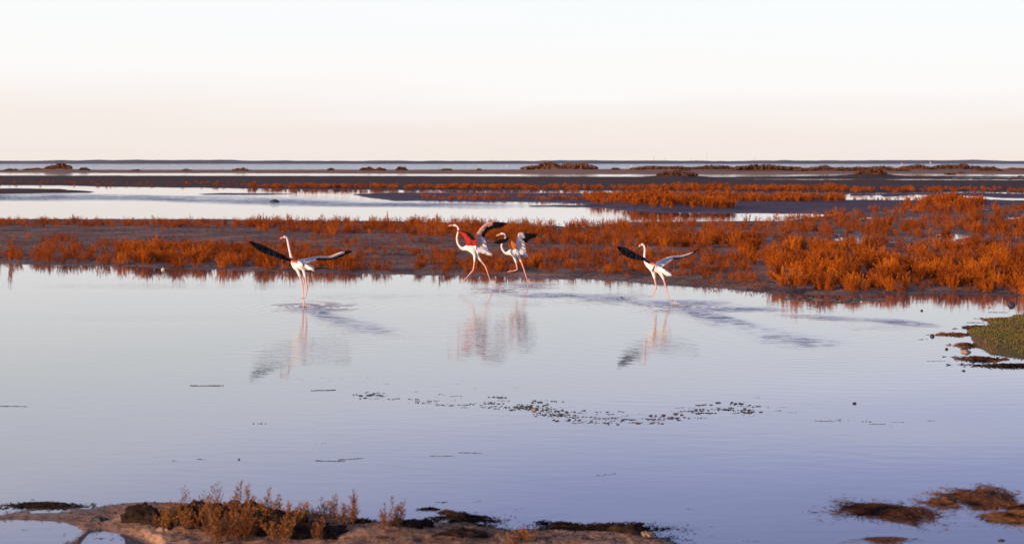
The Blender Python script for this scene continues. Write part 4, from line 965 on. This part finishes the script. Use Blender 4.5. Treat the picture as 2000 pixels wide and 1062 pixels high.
C2 = (860, 410, 5.9)
flamingo('tallest flamingo of the running pair with red and black wings raised', 967, 565, C2,
 neck=[((262,450,-.0),.040),((225,425,0),.026),((200,385,0),.022),((190,330,0),.021),((200,275,0),.020),((212,230,0),.020)],
 head=[((200,195,0),.022),((172,175,0),.031),((145,178,0),.026)],
 bill=[(140,178,0),(118,180,0),(98,190,0),(88,216,0)],
 body=[((490,470,.04),.055,.055),((430,450,.02),.085,.09),((365,440,.0),.10,.105),((305,430,0),.075,.075)],
 tail=[((530,488,.05),.030,.040),((568,500,.06),.010,.02)],
 legs=[(2, [((397,520,-.03),.030),((393,610,-.03),.014),((380,692,-.03),.015),((320,760,-.03),.009),((270,812,-.03),.009),((255,832,-.03,-1),.011)]),
       (1, [((425,530,.02),.034),((475,595,.02),.016),((520,650,.02),.016),((550,740,.02),.009),((585,845,.02),.009),((600,878,.02,1),.011)])],
 wings=[dict(LE=[(300,405,-.08),(285,350,-.18),(240,280,-.30),(190,238,-.42),(182,238,-.50),(184,240,-.56)], TE=[(425,425,-.08),(425,372,-.22),(390,320,-.36),(345,275,-.50),(290,256,-.60),(230,240,-.66)],
             up=(.6,-.4,-.3), under_m=M['coral'], upper_m=M['crimson'], black_from=.30, cov=.55, inner='crimson', near=.3, label='wing nearer the viewer, folded forward', thick=.022),
        dict(LE=[(400,380,.08),(405,305,.14),(440,240,.22),(500,170,.32),(580,140,.44),(680,132,.55),(785,145,.66)], TE=[(560,500,.08),(535,410,.14),(512,325,.22),(540,255,.32),(590,225,.44),(690,200,.55),(775,165,.66)],
             up=(-.6,-.6,.2), under_m=M['coral'], upper_m=M['salmon'], black_from=.33, cov=.50, inner='white', near=.35, label='raised wing farther from the viewer', cov_end=.72, thick=.022)])

flamingo('shorter flamingo of the pair with orange underwing and black tip over its neck', 1032, 558.5, C2,
 neck=[((770,505,0),.038),((738,490,0),.026),((712,450,0),.022),((704,410,0),.021),((716,375,0),.020),((742,340,.0),.020),((752,305,0),.020)],
 head=[((738,275,0),.022),((712,270,0),.030),((688,282,0),.026)],
 bill=[(684,284,0),(664,290,0),(648,302,0),(642,326,0)],
 body=[((935,490,.04),.050,.05),((885,480,.02),.080,.085),((835,478,.0),.090,.095),((795,485,0),.068,.07)],
 tail=[((965,505,.05),.026,.036),((982,516,.06),.010,.018)],
 legs=[(2, [((858,555,-.03),.030),((876,620,-.03),.014),((888,688,-.03),.015),((845,700,-.03),.009),((792,708,-.03),.009),((774,720,-.03,-1),.011)]),
       (1, [((905,540,.02),.032),((935,605,.02),.015),((958,665,.02),.015),((985,755,.02),.009),((1010,842,.02),.009),((1016,866,.02,1),.011)])],
 wings=[dict(LE=[(800,450,-.08),(785,395,-.18),(765,340,-.28),(745,312,-.40),(690,318,-.52),(640,340,-.60),(600,378,-.68)], TE=[(885,448,-.10),(875,410,-.20),(838,368,-.30),(775,350,-.42),(735,372,-.52),(690,388,-.60),(612,388,-.68)],
             up=(.6,-.4,-.3), under_m=M['orange'], upper_m=M['orange'], black_from=.45, cov=.8, cov_black=.34, inner='orange', near=.3, label='wing nearer the viewer, swept down', cov_end=.42, thick=.02),
        dict(LE=[(865,420,.08),(878,360,.14),(892,290,.22),(910,262,.32),(970,256,.44),(1050,254,.54),(1130,280,.64)], TE=[(985,500,.08),(985,440,.14),(975,385,.22),(1000,380,.32),(1020,345,.44),(1075,325,.54),(1125,292,.64)],
             up=(-.6,-.6,.2), under_m=M['coral'], upper_m=M['pale'], black_from=.36, cov=.55, inner='white', near=.35, label='raised wing farther from the viewer', cov_end=.62, thick=.02)])

C4 = (1180, 450, 6.245)
flamingo('rightmost flamingo running alone, near wing black with an orange root', 1312, 592, C4,
 neck=[((515,405,.09),.036),((493,350,.10),.025),((492,300,.10),.021),((497,255,.10),.020),((496,215,.10),.020)],
 head=[((486,180,.10),.022),((466,168,.10),.029),((449,180,.10),.024)],
 bill=[(446,182,.10),(434,190,.10),(428,202,.10),(430,216,.10)],
 body=[((700,480,-.08),.050,.05),((650,460,-.04),.080,.085),((595,445,0),.092,.095),((545,425,.05),.070,.07)],
 tail=[((745,505,-.10),.030,.038),((785,525,-.13),.010,.018)],
 legs=[(2, [((605,535,0),.034),((618,600,0),.016),((638,700,0),.015),((612,745,0),.009),((592,780,0),.009),((584,800,0,-1),.011)]),
       (1, [((705,545,-.03),.034),((730,610,-.03),.016),((752,690,-.03),.015),((772,760,-.03),.009),((792,825,-.03),.009),((800,848,-.03,1),.011)])],
 wings=[dict(LE=[(600,395,-.05),(540,360,-.06),(450,318,-.16),(350,260,-.42),(250,205,-.55),(140,200,-.66)], TE=[(645,430,-.10),(560,412,-.10),(480,372,-.22),(360,352,-.52),(250,310,-.62),(150,212,-.68)],
             up=(0,.5,1), under_m=M['coral'], upper_m=M['coral'], black_from=.20, cov=.34, inner='coral', cov_black=.30, label='wing nearer the viewer'),
        dict(LE=[(620,388,.06),(740,342,.16),(830,322,.28),(940,312,.42),(1050,278,.56),(1175,215,.68)], TE=[(700,455,-.03),(765,412,.05),(835,360,.18),(940,342,.33),(1050,305,.46),(1170,226,.66)],
             up=(0,-.2,1), under_m=M['crimson'], upper_m=M['pale'], black_from=.42, cov=.50, inner='white', label='wing farther from the viewer')])

# far-off waders: small standing birds, single bodies
def far_bird(px, py, hpx, label):
    D_ = F * HC / (py - HZ); p = G(px, py); h = hpx / scale_at(py); k = h / 1.25
    e = empty('wading_flamingo', p); tag(e, label, 'flamingo'); q = lambda x, z: Vector((x * k, 0, z * k))
    body = [(q(.22, .80), .06 * k, .06 * k), (q(.08, .82), .15 * k, .15 * k), (q(-.10, .82), .12 * k, .12 * k)]
    ch = [body, [body[-1], (q(-.22, .95), .04 * k, .04 * k), (q(-.16, 1.12), .035 * k, .035 * k), (q(-.2, 1.25), .045 * k, .045 * k), (q(-.30, 1.18), .02 * k, .02 * k)],
          [body[1], (q(.03, .6), .025 * k, .025 * k), (q(.03, -.02), .02 * k, .02 * k)]]
    o = skin_body('body', ch, e); set_tint(o, lambda P_: np.tile(np.array([.85, .66, .62]), (len(P_), 1)))
for a in [(1219,333,8,'left of two tiny pale waders in the far lagoon'), (1233.5,331.5,10,'right of two tiny pale waders in the far lagoon'), (990,330,8,'tiny pale wader in the far lagoon left of centre'),
          (1762,327,10,'white far bird behind the right-hand scrub'), (1818,325,10,'pale speck of a bird in the far lagoon toward the right'), (1338,322,4,'tiny pale speck on the far lagoon')]: far_bird(*a)
# thin masts on the far shore
M['mast'] = plain('grey_mast', (.35, .33, .35), .8)
for i, (px, top) in enumerate([(1277, 303), (1299, 306), (1350, 305), (1381, 299), (1474, 306), (1075, 308), (962, 308)]):
    D_ = 1850; hh = HC + (HZ - top) * D_ / F; xx = (px - 1000) * D_ / F
    V = []; 
    for z in (0, hh): 
        for q in range(6): aa = q * math.pi / 3; rr_ = .16 * (1 - .5 * z / hh); V.append((math.cos(aa) * rr_, math.sin(aa) * rr_, z))
    o = link('mast', mesh_np('mast', V, [[q, (q + 1) % 6, 6 + (q + 1) % 6, 6 + q] for q in range(6)], [M['mast']]), loc=(xx, D_, 0))
    tag(o, ['leftmost thin mast of the horizon group right of centre', 'thin mast second from the left in the horizon group', 'short thin mast in the middle of the horizon group', 'tallest thin mast on the horizon', 'thin mast standing apart on the right horizon', 'thin mast just right of centre on the horizon', 'thin mast just left of centre on the horizon'][i], 'mast')

# ------------------------------------------------------------------ splashes where feet strike the water
m, t, b = mat('splash_water'); b.inputs['Base Color'].default_value = (.85, .78, .72, 1); b.inputs['Roughness'].default_value = .15; b.inputs['Specular IOR Level'].default_value = .8; M['splash'] = m
def splash(px, py, size, n, lab, seed):
    r = np.random.default_rng(seed); p = G(px, py); Vs, Fs, off = [], [], 0
    u = np.array([[0,0,1],[.9,0,.3],[.28,.85,.3],[-.72,.53,.3],[-.72,-.53,.3],[.28,-.85,.3],[0,0,-.6]]); uf = np.array([[0,1,2],[0,2,3],[0,3,4],[0,4,5],[0,5,1],[6,2,1],[6,3,2],[6,4,3],[6,5,4],[6,1,5]])
    for i in range(n):
        a = r.uniform(0, 6.28); rad = size * r.uniform(.05, 1); z = size * .9 * r.uniform(0, 1) ** 1.6 * (1 - .6 * rad / size); s = r.uniform(.003, .013) * (1 - .5 * z / size)
        Vs.append(u * s * [1, 1, 1.6] + [math.cos(a) * rad, math.sin(a) * rad, z]); Fs.append(uf + off); off += 7
    o = link('water_splash', mesh_np('water_splash', np.concatenate(Vs), np.concatenate(Fs), [M['splash']], smooth=True), loc=p); tag(o, lab, 'splash')
    RINGS.append((tuple(p), .004, 34.0, 2.2))
splash(598, 598, .08, 60, 'white splash at the foot of the leftmost flamingo', 91)
splash(1318, 595, .075, 70, 'bright splash behind the rightmost flamingo', 92)
splash(978, 568, .05, 16, 'small splash under the leading foot of the pair', 93)
splash(1032, 559, .03, 8, 'tiny splash under the trailing flamingo of the pair', 94)
RINGS.append((tuple(G(1338, 603)), .005, 26.0, 1.4)); RINGS.append((tuple(G(1190, 583)), .004, 24.0, 1.2)); RINGS.append((tuple(G(625, 601)), .006, 26.0, 1.6))
RINGS.append((tuple(G(1600, 655)), .0006, 20.0, .32))
finish_water()
